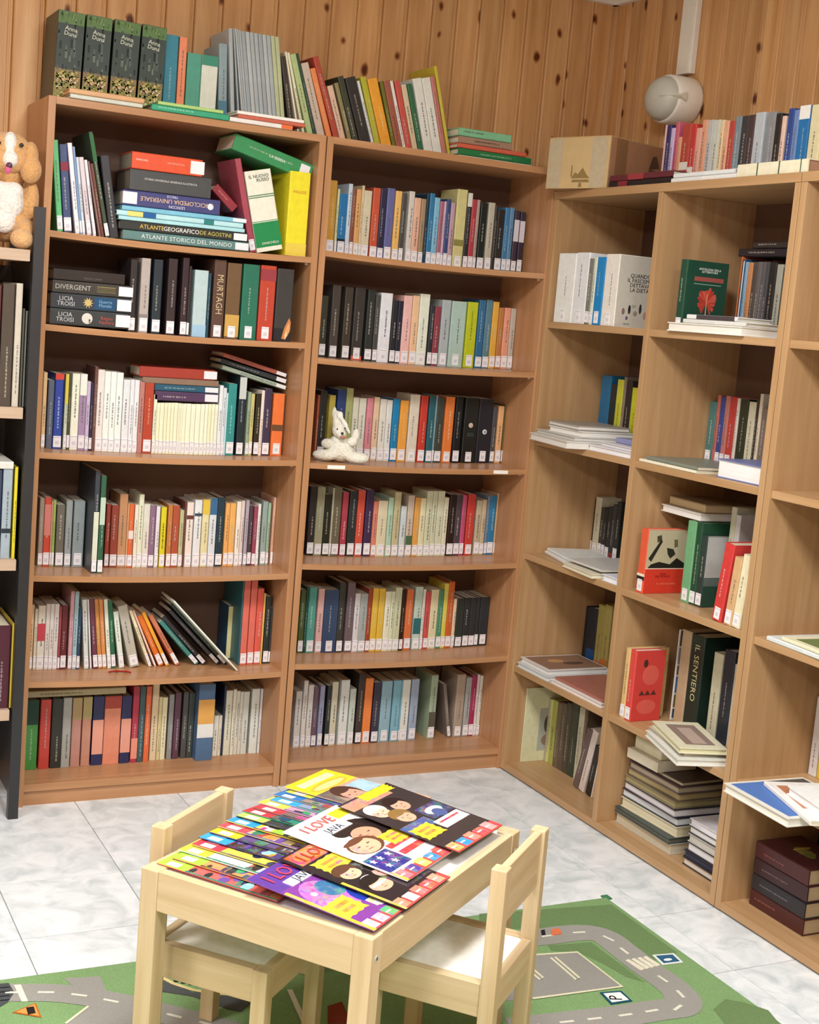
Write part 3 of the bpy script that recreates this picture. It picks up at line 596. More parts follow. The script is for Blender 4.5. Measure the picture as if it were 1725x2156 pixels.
PLACE = {}
def nxt(place):
    PLACE[place] = PLACE.get(place, 0)+1; return PLACE[place]
def parse(tok):
    o = dict(st=None, lean=0, bands=[], d=None, y=None, t=1, T=None, h=False, nm=None)
    for k in tok:
        if k == 'n': o['st'] = 0
        elif k == 's': o['st'] = 1
        elif k == 't': o['t'] = 0
        elif k == 'h': o['h'] = True
        elif k[0] == 'a': o['lean'] = float(k[1:])
        elif k[0] == 'd': o['d'] = float(k[1:])
        elif k[0] == 'y': o['y'] = float(k[1:])
        elif k[0] == 'T': o['T'] = k[1:]
        elif k[0] == 'b':
            c, z0, z1 = k[1:].split(':'); o['bands'].append((float(z0), float(z1), c))
    return o
THICK = lambda w: 'slim ' if w < .011 else 'thick ' if w > .03 else ''
def row(side, crop, zs, front, data, place, sticker, name='paperback', cat='paperback', depth=.118, group=None, lo=None, hi=None, xl=None, xr=None):
    """side 'A': spines face the camera side (-y), run along x.  side 'C': spines face -x, run along -y (left to right in the picture).
       lines: left right top colour options - read off the zoomed crop (ox, oy, scale)"""
    ox, oy, sc = crop; prev = row.prev.get(place, -9e9)
    for ln in data.strip().split('\n'):
        k = ln.split(); x0, x1, yt = float(k[0]), float(k[1]), float(k[2]); col = k[3]; o = parse(k[4:])
        f = front if o['y'] is None else o['y']
        u0, u1, v = ox+x0/sc, ox+x1/sc, oy+yt/sc
        if side == 'A':
            z = zs; a0 = along(u0, 0, (0, f, z)); a1 = along(u1, 0, (0, f, z)); zb = shelf_z(zs, (a0+a1)/2-xl, PT, WA-PT) if xl is not None and zs > .1 else zs
        else:
            z = zb = zs; a0 = -along(u0, 1, (f, 0, z)); a1 = -along(u1, 1, (f, 0, z))
        a0 = max(a0, prev+.0004)
        if lo is not None: a0 = max(a0, lo)
        if hi is not None: a1 = min(a1, hi)
        w = a1-a0
        if w < .0045: w = .0045; a1 = a0+w
        prev = a1; row.prev[place] = prev
        # a leaning book may rest on its neighbour but not pass through it
        ph = math.radians(o['lean']); zmx = row.h.get(place, 0); p1 = row.phi.get(place, 0); R1 = row.R.get(place, -9e9)
        if zmx and (ph or p1) and a0-R1 < .08:
            zc = min(zmx, .6*zmx+.6*((height(v, (a0+a1)/2, f) if side == 'A' else height(v, f, -(a0+a1)/2))-zb)*.7, (height(v, (a0+a1)/2, f) if side == 'A' else height(v, f, -(a0+a1)/2))-zb)
            L0 = a0 if ph <= 0 else a1-w
            need = zc*(math.tan(p1)-math.tan(ph)) - (L0-R1) + .0008
            if need > 0:
                s_ = min(need, .010); a0 += s_; a1 += s_; L0 += s_; prev = a1; row.prev[place] = prev
                if need > s_: ph = max(ph, math.atan(math.tan(p1)-(L0-R1-.0008)/zc)); o['lean'] = math.degrees(ph)
        am = (a0+a1)/2; an = math.radians(o['lean'])
        zt_ = height(v, am, f) if side == 'A' else height(v, f, -am)
        zmax = min([q-.021 for q in (ZA if xl == XA else ZB)[:5] if q > zs+.1]+[HA-PT]) - SAG - .004 if xl is not None else 9
        zt_ = min(zt_, zmax)
        h = max(.06, (zt_-zb-(abs(math.sin(an))*w))/max(.3, math.cos(an)))
        if an: 
            # shift of the top under lean is already part of the measured height
            ww = w*math.cos(an); w = max(.005, ww)
        row.h[place] = h*math.cos(an); row.phi[place] = an; row.R[place] = (a0+w/math.cos(an)) if an <= 0 else a1; prev = max(prev, row.R[place]); row.prev[place] = prev
        d = o['d'] or depth*rb.uniform(.97, 1.03)
        if side == 'A' and xl is not None: d = min(d, -.032-f)
        zb += .0006
        st = sticker if o['st'] is None else o['st']
        n = nxt(place)
        lab = THICK(w)+cname(col)+' '+('paperback' if name == 'paperback' else 'book')+(' leaning' if abs(o['lean']) > 6 else '')+', '+ordw(n)+' from left '+place
        if side == 'A':
            M = T(a0, f, zb) @ RY(o['lean']) if o['lean'] <= 0 else T(a1, f, zb) @ RY(o['lean']) @ T(-w, 0, 0)
        else:
            B = RZ(-90)
            M = T(f, -a0, zb) @ B @ RY(o['lean']) if o['lean'] <= 0 else T(f, -a1, zb) @ B @ RY(o['lean']) @ T(-w, 0, 0)
        book(M, w, d, h, col, name, lab, cat, group or ('books '+place), st, o['t'], o['bands'], tcol=o['T'], hard=o['h'] or name != 'paperback', paper=rb.choice(['d9d2bd', 'cfc6ac', 'e0dccc']))
row.prev = {}; row.h = {}; row.phi = {}; row.R = {}
LA = ' in the left bookcase'; LB = ' in the corner bookcase'
def A_(i): return 'on '+('top', 'second', 'third', 'fourth', 'fifth', 'bottom')[i]+' shelf'+LA
def B_(i): return 'on '+('top', 'second', 'third', 'fourth', 'fifth', 'bottom')[i]+' shelf'+LB
KA = dict(xl=XA, lo=XA+PT+.001, hi=XA+WA-PT-.001); KB = dict(xl=XB, lo=XB+PT+.001, hi=XB+WA-PT-.001)
HB = dict(name='hardback', cat='book')

# ---- left bookcase, top shelf (below the top panel)
row('A', (90, 250, 5.565), ZA[0], -.272, '''
170 240 260 5fbf7c a-6 d.19
250 345 310 3a4a78 a-6 b8a2c40:.7:.8 d.2
360 415 300 e8e6ee a-8 T5a4a70 d.2
425 465 345 7a9cc8 a-8 d.2
468 500 465 c8d4e0 a-8 d.17
505 560 465 d8ccd4 a-9 d.17
565 612 500 e4e0ea a-10 d.17
618 650 520 8a6a64 a-12 n d.17
660 725 545 6a3c34 a-12 n d.17
735 785 185 3a4a38 a-12.5 b2f6a3c:.72:.98 d.2 s
790 895 445 33333a a-10 n d.18''', A_(0), 1, **HB, **KA)
# ---- second shelf
row('A', (80, 500, 5.75), ZA[1], -.272, '''
1085 1170 270 2c282a d.15 Td8d4c4
1215 1325 255 b0a6a2 d.15 b8a8080:.2:.25
1365 1475 270 23303a d.15
1540 1650 260 33282a d.15
1710 1790 250 33242c d.15''', A_(1), 1, **HB, **KA)
row('A', (360, 520, 5.75), ZA[1], -.272, '''
95 210 235 33282c d.15 Tc88a8a
250 415 285 b4cbd0 d.15 t n b9cc4e0:.0:.18
420 450 320 1f4a5c d.12 n
480 625 160 5a4238 d.17 t
640 810 200 6e5338 d.17 t bc8a050:.03:.32
830 1025 215 24705a d.16
1040 1225 230 bf4430 d.16 b9a3c44:.8:.95
1240 1440 270 3c3c3c d.17 n t b2a2a30:.0:.18''', A_(1), 1, **HB, **KA)
# ---- third shelf
row('A', (70, 720, 5.75), ZA[2], -.19, '''
88 135 370 d9b98a
150 225 465 5a6478 n
230 335 385 2b46a8 bd84838:.92:1 Te8ecf8
355 395 390 c9d3c0 bd8c850:.6:1
397 430 385 4c4c30
435 530 385 eef3e0
532 615 390 a48bb0 beef3e8:.72:1
617 662 480 c8b8d8
665 700 500 2a2a4a
702 740 300 6e4a44 n
742 825 340 e8e0dc
827 900 360 e9f0ec
902 970 365 e9f0ec
972 1050 375 e9f0ec
1056 1138 460 dfe3e8
1140 1190 460 dfe3e8
1192 1250 465 e2e4e8
1253 1313 480 b87c74 n
1315 1425 500 b5442e Te8a890
1430 1470 640 dfe6d0
1472 1510 740 efedc8 t
1512 1560 740 f0efd2 t
1562 1600 740 ecebc6 t
1602 1640 740 f0efd2 t
1642 1680 740 eeedcc t
1682 1725 740 f0efd2 t''', A_(2), 1, **KA)
row('A', (350, 720, 5.75), ZA[2], -.19, '''
48 98 745 f0efd4 t
104 130 745 efedcc t
132 165 750 f0f0d6 t
167 215 750 eef0d4 t
217 275 750 f0f2d8 t
277 330 755 eff1d6 t
332 390 755 f0f3da t
392 440 755 eef2d8 t
442 480 755 f0f3dc t
482 520 755 e8eac8 t
522 560 755 eceed0 t
562 600 760 e8ecd8 t
604 650 530 dfe6ea
652 690 560 d4dce4
692 704 620 bfe6ea n
706 812 510 2f8f8d T9ad8d4
838 922 400 1f2f38 bc4ccc8:.7:.97
950 988 610 8fa58c
990 1032 630 c4bc78
1048 1110 630 2e2a1c
1112 1148 590 e8d8d0 n
1150 1238 570 3d3550
1258 1392 630 e8763a t b6a4a30:.4:.5''', A_(2), 1, **KA)
# ---- fourth shelf
row('A', (60, 980, 5.75), ZA[3], -.162, '''
105 163 400 9a8c80
165 245 390 cf4a38 bd88078:.45:.9
247 268 430 c8957a
270 302 425 9cb860
315 415 480 6f6a60
425 505 430 9aa2a4
520 655 435 8f9ca0
755 818 70 3a4048 y-.25 d.2 bd0d4c0:.12:.6
828 892 130 2f5e46 y-.252 d.2 bb8ccb8:.5:.78
912 966 470 9a4034
974 1062 485 9c4436
1066 1166 350 c9936a
1167 1180 465 d8a878
1182 1248 470 e26a38 bf0e0d8:.45:.58
1256 1300 480 e8e0d0
1302 1362 355 dfe2c8
1364 1440 470 d9d6cc
1442 1508 490 8a6a86
1516 1562 500 e0dce6
1576 1642 510 d8cc20 T2a2a20''', A_(3), 1, **KA)
row('A', (330, 980, 5.75), ZA[3], -.162, '''
105 162 480 c07a40
165 246 490 b05038
250 300 545 b8b88a
302 325 440 6a4038 n
330 412 450 e8dcd4 b6a3a34:.74:.8 T5a4a44
424 512 420 e0e4e8 b3a4a5c:.76:.8
520 602 415 e0d8a8 be0c040:.78:1
608 692 400 d5dde6 b3c6a98:.76:1
698 782 390 1f3a48
796 850 460 e6a860
852 922 460 e8ae5c
930 985 440 e8e2d8
987 1026 430 d8c8c4
1038 1080 425 a8a0b0
1084 1132 490 4a3a42
1140 1186 500 94455a
1188 1222 470 e8e0e0
1244 1306 440 8fa5a0
1310 1342 460 9ab8a0
1368 1466 390 d8a890''', A_(3), 1, **KA)
# ---- fifth shelf
row('A', (50, 1220, 5.75), ZA[4], -.168, '''
52 98 310 d8b890
106 142 360 d8cdb8
146 236 320 e0dcd0 bc84450:.45:.72
240 290 300 ddd6d2
292 340 300 ddd6d2
342 400 300 d8d2d0
402 430 330 a04850
434 506 320 6a2a30
528 576 145 d0a0a8
580 632 150 9fc0cc
634 672 350 2d4a68
690 748 245 d8dcdc a-5
752 808 245 d8dcdc a-5
828 886 240 6f3a50 a-6
890 952 240 c88a48 a-6
956 1004 240 d88c50 a-6
1016 1062 240 e0e8d8 a-6
1064 1116 260 2a6a4a a-6
1138 1202 385 dbe6dc a-9
1248 1366 300 b8b4a8 a-16
1478 1518 365 e8dcb8 a-23
1540 1582 370 f0c8b8 a-24
1622 1690 420 e07028 a-26''', A_(4), 1, **KA)
row('A', (320, 1210, 5.75), ZA[4], -.168, '''
145 205 440 eda830 a-27
290 352 470 c8785a a-31
505 575 530 3f8580 a-42 y-.172
620 690 470 33333a a-43 y-.176
790 850 400 45454c a-44 y-.18
880 925 330 34443e a-44 y-.185''', A_(4), 1, **KA)
row('A', (320, 1210, 5.75), ZA[4], -.125, '890 962 380 1d4a68 n t bd0c890:.02:.99 d.09\n966 1005 420 6a5c4c n d.09', A_(4)+' back', 0, **KA)
row('A', (320, 1210, 5.75), ZA[4], -.2, '''
985 1048 300 e0ece4 a-44 d.13 n t y-.262
1038 1058 78 2d5f66 n t d.165
1060 1138 75 d8685a t
1146 1222 75 d8685a t
1228 1302 170 d8584a
1304 1326 230 d8b060 n
1336 1400 270 2a3230
1402 1456 400 30353a''', A_(4), 1, **KA)
# ---- bottom shelf: no stickers
row('A', (30, 1420, 5.75), ZA[5], -.175, '''
108 266 320 3f8a3c b1f4438:.65:1
286 416 310 c04038
426 556 300 2f302c
560 666 285 a0a29c
674 788 285 b88478 ba89468:.68:1 t
800 908 275 bc8470 ba89c68:.68:1 t
924 1056 270 2a2e5a bdc9a86:.16:.66 t
1064 1262 265 d8866a ba8483c:.82:1 t
1268 1388 260 2a2e5a bdc9a86:.16:.66 t
1400 1478 150 b0354a be09078:.05:.32 d.15
1482 1552 150 3f5a60 d.15
1558 1622 150 e0683c d.15''', A_(5), 0, **HB, depth=.125, **KA)
row('A', (300, 1420, 5.39), ZA[5], -.168, '''
74 150 100 d8c4a0 d.125
154 192 260 d0c490
195 252 265 dcd6b0
270 326 230 8a8c8c
334 406 210 5a3a4c
428 490 200 4a4a4a
494 560 210 3c4240
598 782 115 4a6a90 y-.2 bdadcd8:.3:.48 bd8a050:.48:.8 t
790 844 470 e8e6d8
846 882 470 e0dcc8
884 906 130 1f2a48
910 985 185 d0d0bc
990 1028 170 d8d6c4
1030 1070 190 ccccc0
1072 1108 200 ccccc0
1110 1176 200 c8ccc4
1204 1292 165 d4dad4
1300 1362 165 dcdcdc''', A_(5), 0, **HB, **KA)
# ---- corner bookcase
row('A', (670, 360, 6.9), ZB[0], -.17, '''
105 212 140 c8983c
225 257 265 d8d8a0
263 372 335 1a78b8 b16202c:.0:.26
378 438 190 c8dcec
440 492 260 8a5040
498 570 270 e0a868
572 608 215 d8c8a0
610 720 290 d4ccb0
735 842 250 c8553a
845 932 260 2a2a4a
940 1048 255 6468a0
1060 1152 295 e8b868
1155 1218 320 4a4a48
1258 1335 300 d0ccc4
1338 1432 395 e0b098
1438 1506 410 a08868
1510 1545 340 1a3848 n''', B_(0), 1, **KB)
row('A', (890, 370, 6.635), ZB[0], -.17, '''
34 102 250 2f78a8
104 178 310 7ab8d8
180 236 360 a86878
238 268 362 c8b0c8
272 330 330 3a4a80
334 394 380 b898a8
408 548 195 ccc688 b8a8448:.28:.36 t
552 616 245 2c2c2c bd8dcd0:.82:1
620 688 335 b03c48
690 732 340 a8948c
744 838 380 1c2420
855 942 380 b8b4a4
946 984 420 3a3430 n
988 1082 480 2a2826
1088 1152 450 3f7aa8
1154 1214 450 5a8ab0
1222 1292 490 3a3040 bd0ccd8:.5:.85 t
1302 1372 510 33283c bd0ccd8:.5:.85 t''', B_(0), 1, **KB)
row('A', (660, 580, 7.19), ZB[1], -.15, '''
72 172 310 3a3c30
224 352 150 4a4440
414 538 180 423c34
564 722 190 3c3836 bd85a44:.0:.06
758 872 220 2e3432
882 952 300 4a4a48
958 1132 270 dfe3ea T2a2c38
1140 1222 380 262a30
1226 1300 390 26283a
1304 1432 310 e8b8b4
1438 1540 310 e8c098
1546 1692 285 dfe6d6''', B_(1), 1, **KB)
row('A', (870, 590, 6.635), ZB[1], -.15, '''
184 248 360 2f343a
250 332 370 8a3a48
344 466 280 a8b4b8
480 682 300 a8c4bc
700 842 310 b8c420 T5a6010
854 946 280 2f6a98
954 1042 280 567f90
1048 1132 305 dca840
1138 1208 390 b87840
1214 1300 390 e09a80
1304 1382 400 b8b0a4''', B_(1), 1, **KB)
row('A', (640, 800, 7.19), ZB[2], -.14, '''
150 184 230 a05038 n
186 292 165 2a2c28
328 422 235 b8a848 n
448 572 150 2d447c
580 682 130 a8b070
688 776 270 d8d8c4
784 888 280 d8d8c8
900 992 280 d88898
1004 1088 265 e0c0a0
1100 1196 295 dcdad0
1200 1284 310 d8dcd8
1294 1392 295 1a80b8
1404 1528 315 e8a040
1545 1690 225 d8d0c0''', B_(2), 1, **KB)
row('A', (850, 800, 6.635), ZB[2], -.14, '''
184 282 225 c83c30
300 384 240 28606c
386 410 220 7a9aa0
416 508 250 3c4440
528 652 240 e07a38
668 768 240 1c1e20
798 990 255 1e201e t
996 1190 270 22242c t
1194 1252 380 4a4a50
1268 1344 370 dca878
1350 1422 350 5a5a30''', B_(2), 1, **KB)
row('A', (630, 1000, 7.19), ZB[3], -.148, '''
104 208 180 2c2628
214 334 185 98987a
340 442 300 24261c
444 472 200 b8b49a
474 588 190 6a6450
604 692 265 b04050
708 824 250 2c3434
834 942 235 d05040
958 1068 230 3f2c50
1078 1148 405 d8806c
1150 1292 395 d8d0b0
1300 1378 345 a8ccb4
1388 1484 265 c0b890
1498 1582 480 c8d4d8''', B_(3), 1, **KB)
row('A', (840, 1000, 6.635), ZB[3], -.148, '''
78 164 290 c8b8a8 b4a6a48:.12:.34
174 250 320 dca04c
252 328 330 dcd8b0
334 416 230 ccd0b0
418 484 230 c8ccb0
488 580 230 ccd0b4
582 642 320 d8d4bc
654 746 280 2c1c18
748 830 290 4a4048
832 892 290 c05078
908 1012 275 c83c34
1034 1112 360 b8ac94
1114 1172 350 c0b090
1178 1216 300 6a8098
1218 1302 300 2878a8
1308 1368 260 c8a888''', B_(3), 1, **KB)
row('A', (610, 1200, 7.19), ZB[4], -.16, '''
112 192 310 4a5a30
194 232 260 1f4a3c n
238 354 270 4f9c90
378 472 290 d8aca8
478 692 310 34486c
694 788 200 3a3a34
816 930 195 6a5a60
938 1020 360 d0ccd0
1022 1132 365 a0a8a8
1134 1200 290 9a4428
1202 1292 280 dcb43c
1298 1388 285 dcb43c
1394 1482 330 e0e0c8
1484 1542 330 d0d8b8
1544 1642 270 c4c8a8
1648 1700 300 2c1c14''', B_(4), 1, **KB)
row('A', (830, 1200, 6.9), ZB[4], -.155, '''
128 228 285 d87040
252 358 250 b8ccc0 b2c6a70:.25:.5
364 402 285 e0d8cc
412 480 320 c85050
482 592 290 d8d0a8
594 666 300 4f8a68
668 728 200 d8c850
730 812 175 c8602c
818 862 425 e0c8a8
864 976 420 2c3430 t
978 1064 410 2a2c30
1066 1150 410 2c2e32 t
1152 1204 405 2a2c30 t
1206 1352 400 282e34 t''', B_(4), 1, **KB)
row('A', (590, 1390, 6.9), ZB[5], -.16, '''
180 272 455 d0ccc8
284 348 300 d8d4cc
358 434 365 d4d0cc
438 508 400 6a5260
528 598 375 9498b8
632 697 380 2a3030
700 788 320 ccc8b0
830 952 290 d4d8d4
968 1052 420 c0ccc4
1078 1166 200 3c3430
1178 1292 265 e8803c t
1308 1408 330 3a3448
1422 1572 310 8ab0c0
1590 1702 300 7ab0c4''', B_(5), 1, **KB)
row('A', (820, 1390, 6.635), ZB[5], -.16, '''
18 118 290 7ab0c8
130 238 280 d8dcd4
254 358 270 98a8c0
524 618 210 9cb094 d.122 b5a5648:.16:.42
812 856 330 7a7068 a-10
884 1002 200 a89888
1014 1092 250 a0a4a4
1094 1162 220 a03058
1164 1198 205 d8ccd0
1204 1282 220 d4d4c8''', B_(5), 1, **KB)

L3 = [o for o in bpy.data.objects if o.get('label') and o['label'].endswith(B_(2)) and o['label'].startswith(('thick black', 'black', 'thick charcoal', 'thick navy', 'charcoal'))]
for o in L3:
    W_ = max(v.co.x for v in o.data.vertices); xx = o.matrix_world.translation.x
    if abs(xx-along(850+798/6.635, 0, (0, -.14, ZB[2]))) < .004: MB().ball((W_*.5, -.0004, .125), (.0085, .0012, .0085), 'c8b8a8').build('pale_orb_print', 'print', o); text(o, 'AMOR\nARTICO', .008, '4c6460', (W_*.5, -.0008, .094), (1, 0, 0), (0, 0, 1))
    if abs(xx-along(850+996/6.635, 0, (0, -.14, ZB[2]))) < .004: MB().ball((W_*.5, -.0004, .104), (.0085, .0012, .0085), 'd0d4dc').build('seal_print', 'print', o); MB().ball((W_*.5, -.0014, .104), (.004, .001, .004), '8088a0').build('seal_center', 'print', o)

# ---- standing on top of the two bookcases
TOPZ = HA
PA = 'on top of the left bookcase'; PB = 'on top of the back bookcases'
for i, (a, b_) in enumerate(((445, 680), (690, 915), (930, 1160), (1170, 1385))):
    u0, u1 = a/4.107, b_/4.107; x0 = along(u0, 0, (0, -.2, TOPZ)); x1 = along(u1, 0, (0, -.2, TOPZ)); w = x1-x0-.002
    o = book(T(x1, -.2, TOPZ+.0006) @ RY(1.6) @ T(-w, 0, 0), w, .165, .238, '26332c', 'slipcase_volume', ('leftmost', 'second', 'third', 'rightmost')[i]+' of four tall dark green illustrated volumes on the left bookcase', 'book', 'four matching illustrated volumes', 0, 0, hard=True,
             bands=[(.0, .2, '8c8848'), (.86, .995, '5a7a48'), (.2, .36, '8a7450'), (.36, .86, '3c4844')])
    q = MB(); r4 = random.Random(5)
    for k in range(190):
        x, z = r4.uniform(.002, w-.009), r4.uniform(.004, .078); s_ = r4.uniform(.002, .007); q.box(x, x+s_, -.0020, .001, z, z+s_*r4.uniform(.6, 1.3), r4.choice(['e0d4a0', 'b8b058', '7c8c40', 'd0a468', '6c7c3c', 'ece4c4', 'c8bc6c']))
    for k in range(34):
        x, z = r4.uniform(.002, w-.01), r4.uniform(.07, .2); s_ = r4.uniform(.003, .012); q.box(x, x+s_*.6, -.0016, .001, z, z+s_*2, r4.choice(['3c4c44', '50605c', '1c2624', '6a7468']))
    for k in range(26):
        x, z = r4.uniform(.002, w-.008), r4.uniform(.2, .232); s_ = r4.uniform(.003, .008); q.box(x, x+s_*.4, -.0016, .001, z, min(.234, z+s_*2), r4.choice(['6c8c50', '4c6a3c', '88a068']))
    q.build('printed_garden_scene', 'print', o)
    text(o, 'Anna\nDuna', .016, 'd8dccc', (w*.5, -.0022, .185), (1, 0, -.12), (.12, 0, 1))
row('A', (300, 40, 4.107), TOPZ, -.19, '''
165 278 140 2a8098 d.15
285 352 160 e88860 d.15
360 482 300 4a9c88 d.13 t
485 625 320 d8dcd0 b3f9078:.85:1 t bc87870:.02:.14
627 700 220 8aa0a8 n d.14 a-4 b4a7a90:.12:.3''', PB, 0, **HB)
g = [740+i*36 for i in range(14)]
row('A', (300, 40, 4.107), TOPZ, -.2, '\n'.join('%d %d %d %s a-9 t d.165' % (g[i], g[i]+34, 95+i*6, ['a8b0b4', '9aa6ac', 'b4babc', 'a4b0b4'][i % 4] if i < 12 else 'b8c098') for i in range(14)), PB, 0, **HB)
row('A', (300, 40, 4.107), TOPZ, -.2, '''
1248 1290 340 3a3430 a-17 d.15
1294 1334 310 e8e0c8 a-17 d.15
1340 1384 320 e0e0c0 a-17 d.15
1400 1464 330 b0c488 a-18 d.15
1466 1506 330 2a4c3c a-18 d.15
1512 1580 400 c8b8a8 a-19 d.15
1596 1644 450 e88850 a-20 d.13
1650 1702 355 b04838 a-21 d.16''', PB, 0, **HB)
row('A', (620, 120, 3.194), TOPZ, -.2, '''
312 352 205 d8b8a0 a-20 d.15
366 394 190 8a8058 a-20 d.15
398 440 145 3a4030 a-20 d.16
446 520 145 2c2c2e a-20 d.16
525 542 180 d8dcdc a-20 d.15
546 586 150 b0b030 a-19 d.15
590 660 155 e8a030 a-19 d.15
665 690 180 6a6a20 a-18 d.15
692 734 175 a05848 a-18 d.15
736 756 180 e0dcd4 a-18 d.15
758 796 175 c85048 a-17 d.15
800 836 200 d0c0a0 a-17 d.15
840 872 195 2a6a44 a-17 d.15
878 938 155 dcdfd8 a-16 d.15
940 998 152 dcdfd8 a-16 d.15
1000 1030 150 c07870 a-16 d.16
1036 1056 85 c8b838 a-16 d.17''', PB, 0, **HB)

# ---- lying flat, spine to the room
def flat(x0, y0, L, th, D, z, col, label, group, name='hardback', cat='book', rot=0, side='A', paper='d9d2bd', sticker=None, bands=(), title=0, tilt=0, hard=True, tcol=None, fore=False):
    """a book on its side: spine of length L along the row, thickness th upwards, D deep. fore=True turns the fore edge to the room"""
    B = RZ(-90) if side == 'C' else Matrix()
    if fore: M = T(x0, y0, z+.0004) @ B @ RZ(rot) @ RY(tilt) @ T(L, D, 0) @ RZ(180) @ T(0, 0, th) @ RY(90)
    else: M = T(x0, y0, z+.0004) @ B @ RZ(rot) @ RY(tilt) @ T(0, 0, th) @ RY(90)
    o = book(M, th, D, L, col, name, label, cat, group, 0, title, bands, paper, tcol, hard)
    if sticker is not None:      # fraction along the spine
        MB().box(th*.12, th*.88, -.0009, .001, L*sticker-.02, L*sticker+.02, 'e8e8ee').build('spine_sticker', 'print', o)
    return o
def flatA(u0, u1, vbot, yf, th, D, zb, *a, **k):
    x0 = along(u0, 0, (0, yf, zb)); x1 = along(u1, 0, (0, yf, zb)); return flat(x0, yf, x1-x0, th, D, zb, *a, **k)
G1 = 'books lying flat in the left bookcase'
z = shelf_z(ZA[0], .17, PT, WA-PT)+.0004; F1 = -.285
def st1(u0, u1, th, D, col, label, **k):
    global z
    o = flatA(u0, u1, 0, F1, th, D, z, col, label, G1, **k); z += th+.0008; return o
b1 = st1(258, 524, .026, .2, '5c8484', 'teal atlas lying at the bottom of the flat pile, top shelf left bookcase', sticker=.94)
b2 = st1(253, 521, .025, .2, '2c3030', 'black atlas second from bottom of flat pile in left bookcase', sticker=.94)
b3 = st1(250, 515, .011, .19, 'a8dce4', 'pale cyan slim book above the black atlas in flat pile')
b4 = st1(246, 512, .014, .19, 'b4e0e8', 'pale blue slim book with yellow patch in flat pile', bands=[(.08, .2, 'e8d878'), (.2, .3, '1f5ca0'), (.68, .76, '2c8080')])
b5 = st1(257, 517, .013, .18, '78c0dc', 'sky blue slim book under the navy encyclopedia', sticker=.95)
b6 = st1(258, 462, .042, .17, '40447c', 'navy encyclopedia lying upside down in flat pile, left bookcase', sticker=.07)
b7 = st1(272, 443, .057, .15, '45494c', 'thick dark grey volume lying beneath the orange-red one', paper='8a8070')
b8 = st1(277, 425, .046, .15, 'e0512c', 'thick orange-red volume lying topmost of the flat pile', sticker=.93, paper='a8a090')
def sptext(o, s, size, col, zfrac, xfrac=.5, flip=False, sx=1, spacing=1):
    L = o.data.vertices[12].co.z; th = max(v.co.x for v in o.data.vertices)
    if flip: text(o, s, size, col, (th*xfrac, -.0007, L*zfrac), (0, 0, -1), (1, 0, 0), sx=sx, spacing=spacing)
    else: text(o, s, size, col, (th*xfrac, -.0007, L*zfrac), (0, 0, 1), (-1, 0, 0), sx=sx, spacing=spacing)
sptext(b1, 'ATLANTE STORICO DEL MONDO', .0165, 'dfe6e4', .5, .5, spacing=1.08)
sptext(b2, 'ATLANTE', .016, 'e0c050', .24, .5); sptext(b2, 'GEOGRAFICO', .0165, 'f0f0ec', .47, .5); sptext(b2, 'DE AGOSTINI', .0155, 'c8bc58', .74, .5)
sptext(b6, 'ENCICLOPEDIA UNIVERSALE', .0165, 'e4c098', .55, .45, flip=True); sptext(b6, 'LEXICON', .011, 'd8dcf0', .55, .8, flip=True); sptext(b6, 'TRECCE', .009, 'd8dcf0', .5, .15, flip=True)
MB().ball((.021, -.0004, .9*b6.data.vertices[12].co.z), (.009, .0008, .009), 'd8e4ec').build('publisher_emblem', 'print', b6)
sptext(b7, 'STORIA UNIVERSALE GENERALE ILLUSTRATA', .0075, 'd8d8d4', .5, .42)
sptext(b8, 'MANUALI', .008, 'f4d8c8', .14, .45); sptext(b8, 'MATEMATICA', .008, 'f0b098', .62, .45)
# right part of the same shelf
def lone(u0, u1, v0, yf, zs, col, lean, d, label, group, sticker=0, bands=(), vtop=None, title=0, name='hardback', xl=XA):
    x0 = along(u0, 0, (0, yf, zs)); x1 = along(u1, 0, (0, yf, zs)); zb = shelf_z(zs, (x0+x1)/2-xl, PT, WA-PT)+.0006
    w = (x1-x0)*math.cos(math.radians(lean)); h = (height(vtop, (x0+x1)/2, yf)-zb-w*abs(math.sin(math.radians(lean))))/math.cos(math.radians(lean))
    M = T(x0, yf, zb) @ RY(lean) if lean <= 0 else T(x1, yf, zb) @ RY(lean) @ T(-w, 0, 0)
    return book(M, w, d, h, col, name, label, 'book', group, sticker, title, bands, hard=True)
GR = 'books at the right end of the top shelf in the left bookcase'
lone(527, 540, 0, -.27, ZA[0], 'a84858', -14, .16, 'narrow crimson book leaning between flat pile and cream-green book', GR, 1, vtop=338)
cg = lone(542, 598, 0, -.272, ZA[0], 'e8e8d8', -13.8, .17, 'thick cream and green book leaning below the sloping green volume', GR, 0, [(.055, .36, '1f8a4c'), (.37, .378, '4a8c68'), (.665, .675, '3c7c58'), (.69, .70, '3c7c58')], vtop=356)
sptext(cg, '', .01, 'ffffff', .5)
L_ = cg.data.vertices[12].co.z; W_ = max(v.co.x for v in cg.data.vertices)
text(cg, 'IL NUOVO\n      RUSSO', .013, '3c4c40', (W_*.5, -.0012, L_*.9), (1, 0, 0), (0, 0, 1)); text(cg, 'ZANICHELLI', .0095, 'e8f0e4', (W_*.55, -.0014, L_*.1), (1, 0, 0), (0, 0, 1))
ye = lone(600, 643, 0, -.274, ZA[0], 'e8dc28', 0, .17, 'thick yellow book upright at the right end of top shelf', GR, 0, [(.0, .15, 'e4cc4c')], vtop=362)
L_ = ye.data.vertices[12].co.z; W_ = max(v.co.x for v in ye.data.vertices)
text(ye, 'INGLESE', .0115, 'd88a3c', (W_*.5, -.0009, L_*.76), (1, 0, 0), (0, 0, 1))
x0 = along(482, 0, (0, -.26, 1.78)); z0_ = height(328, x0, -.26)
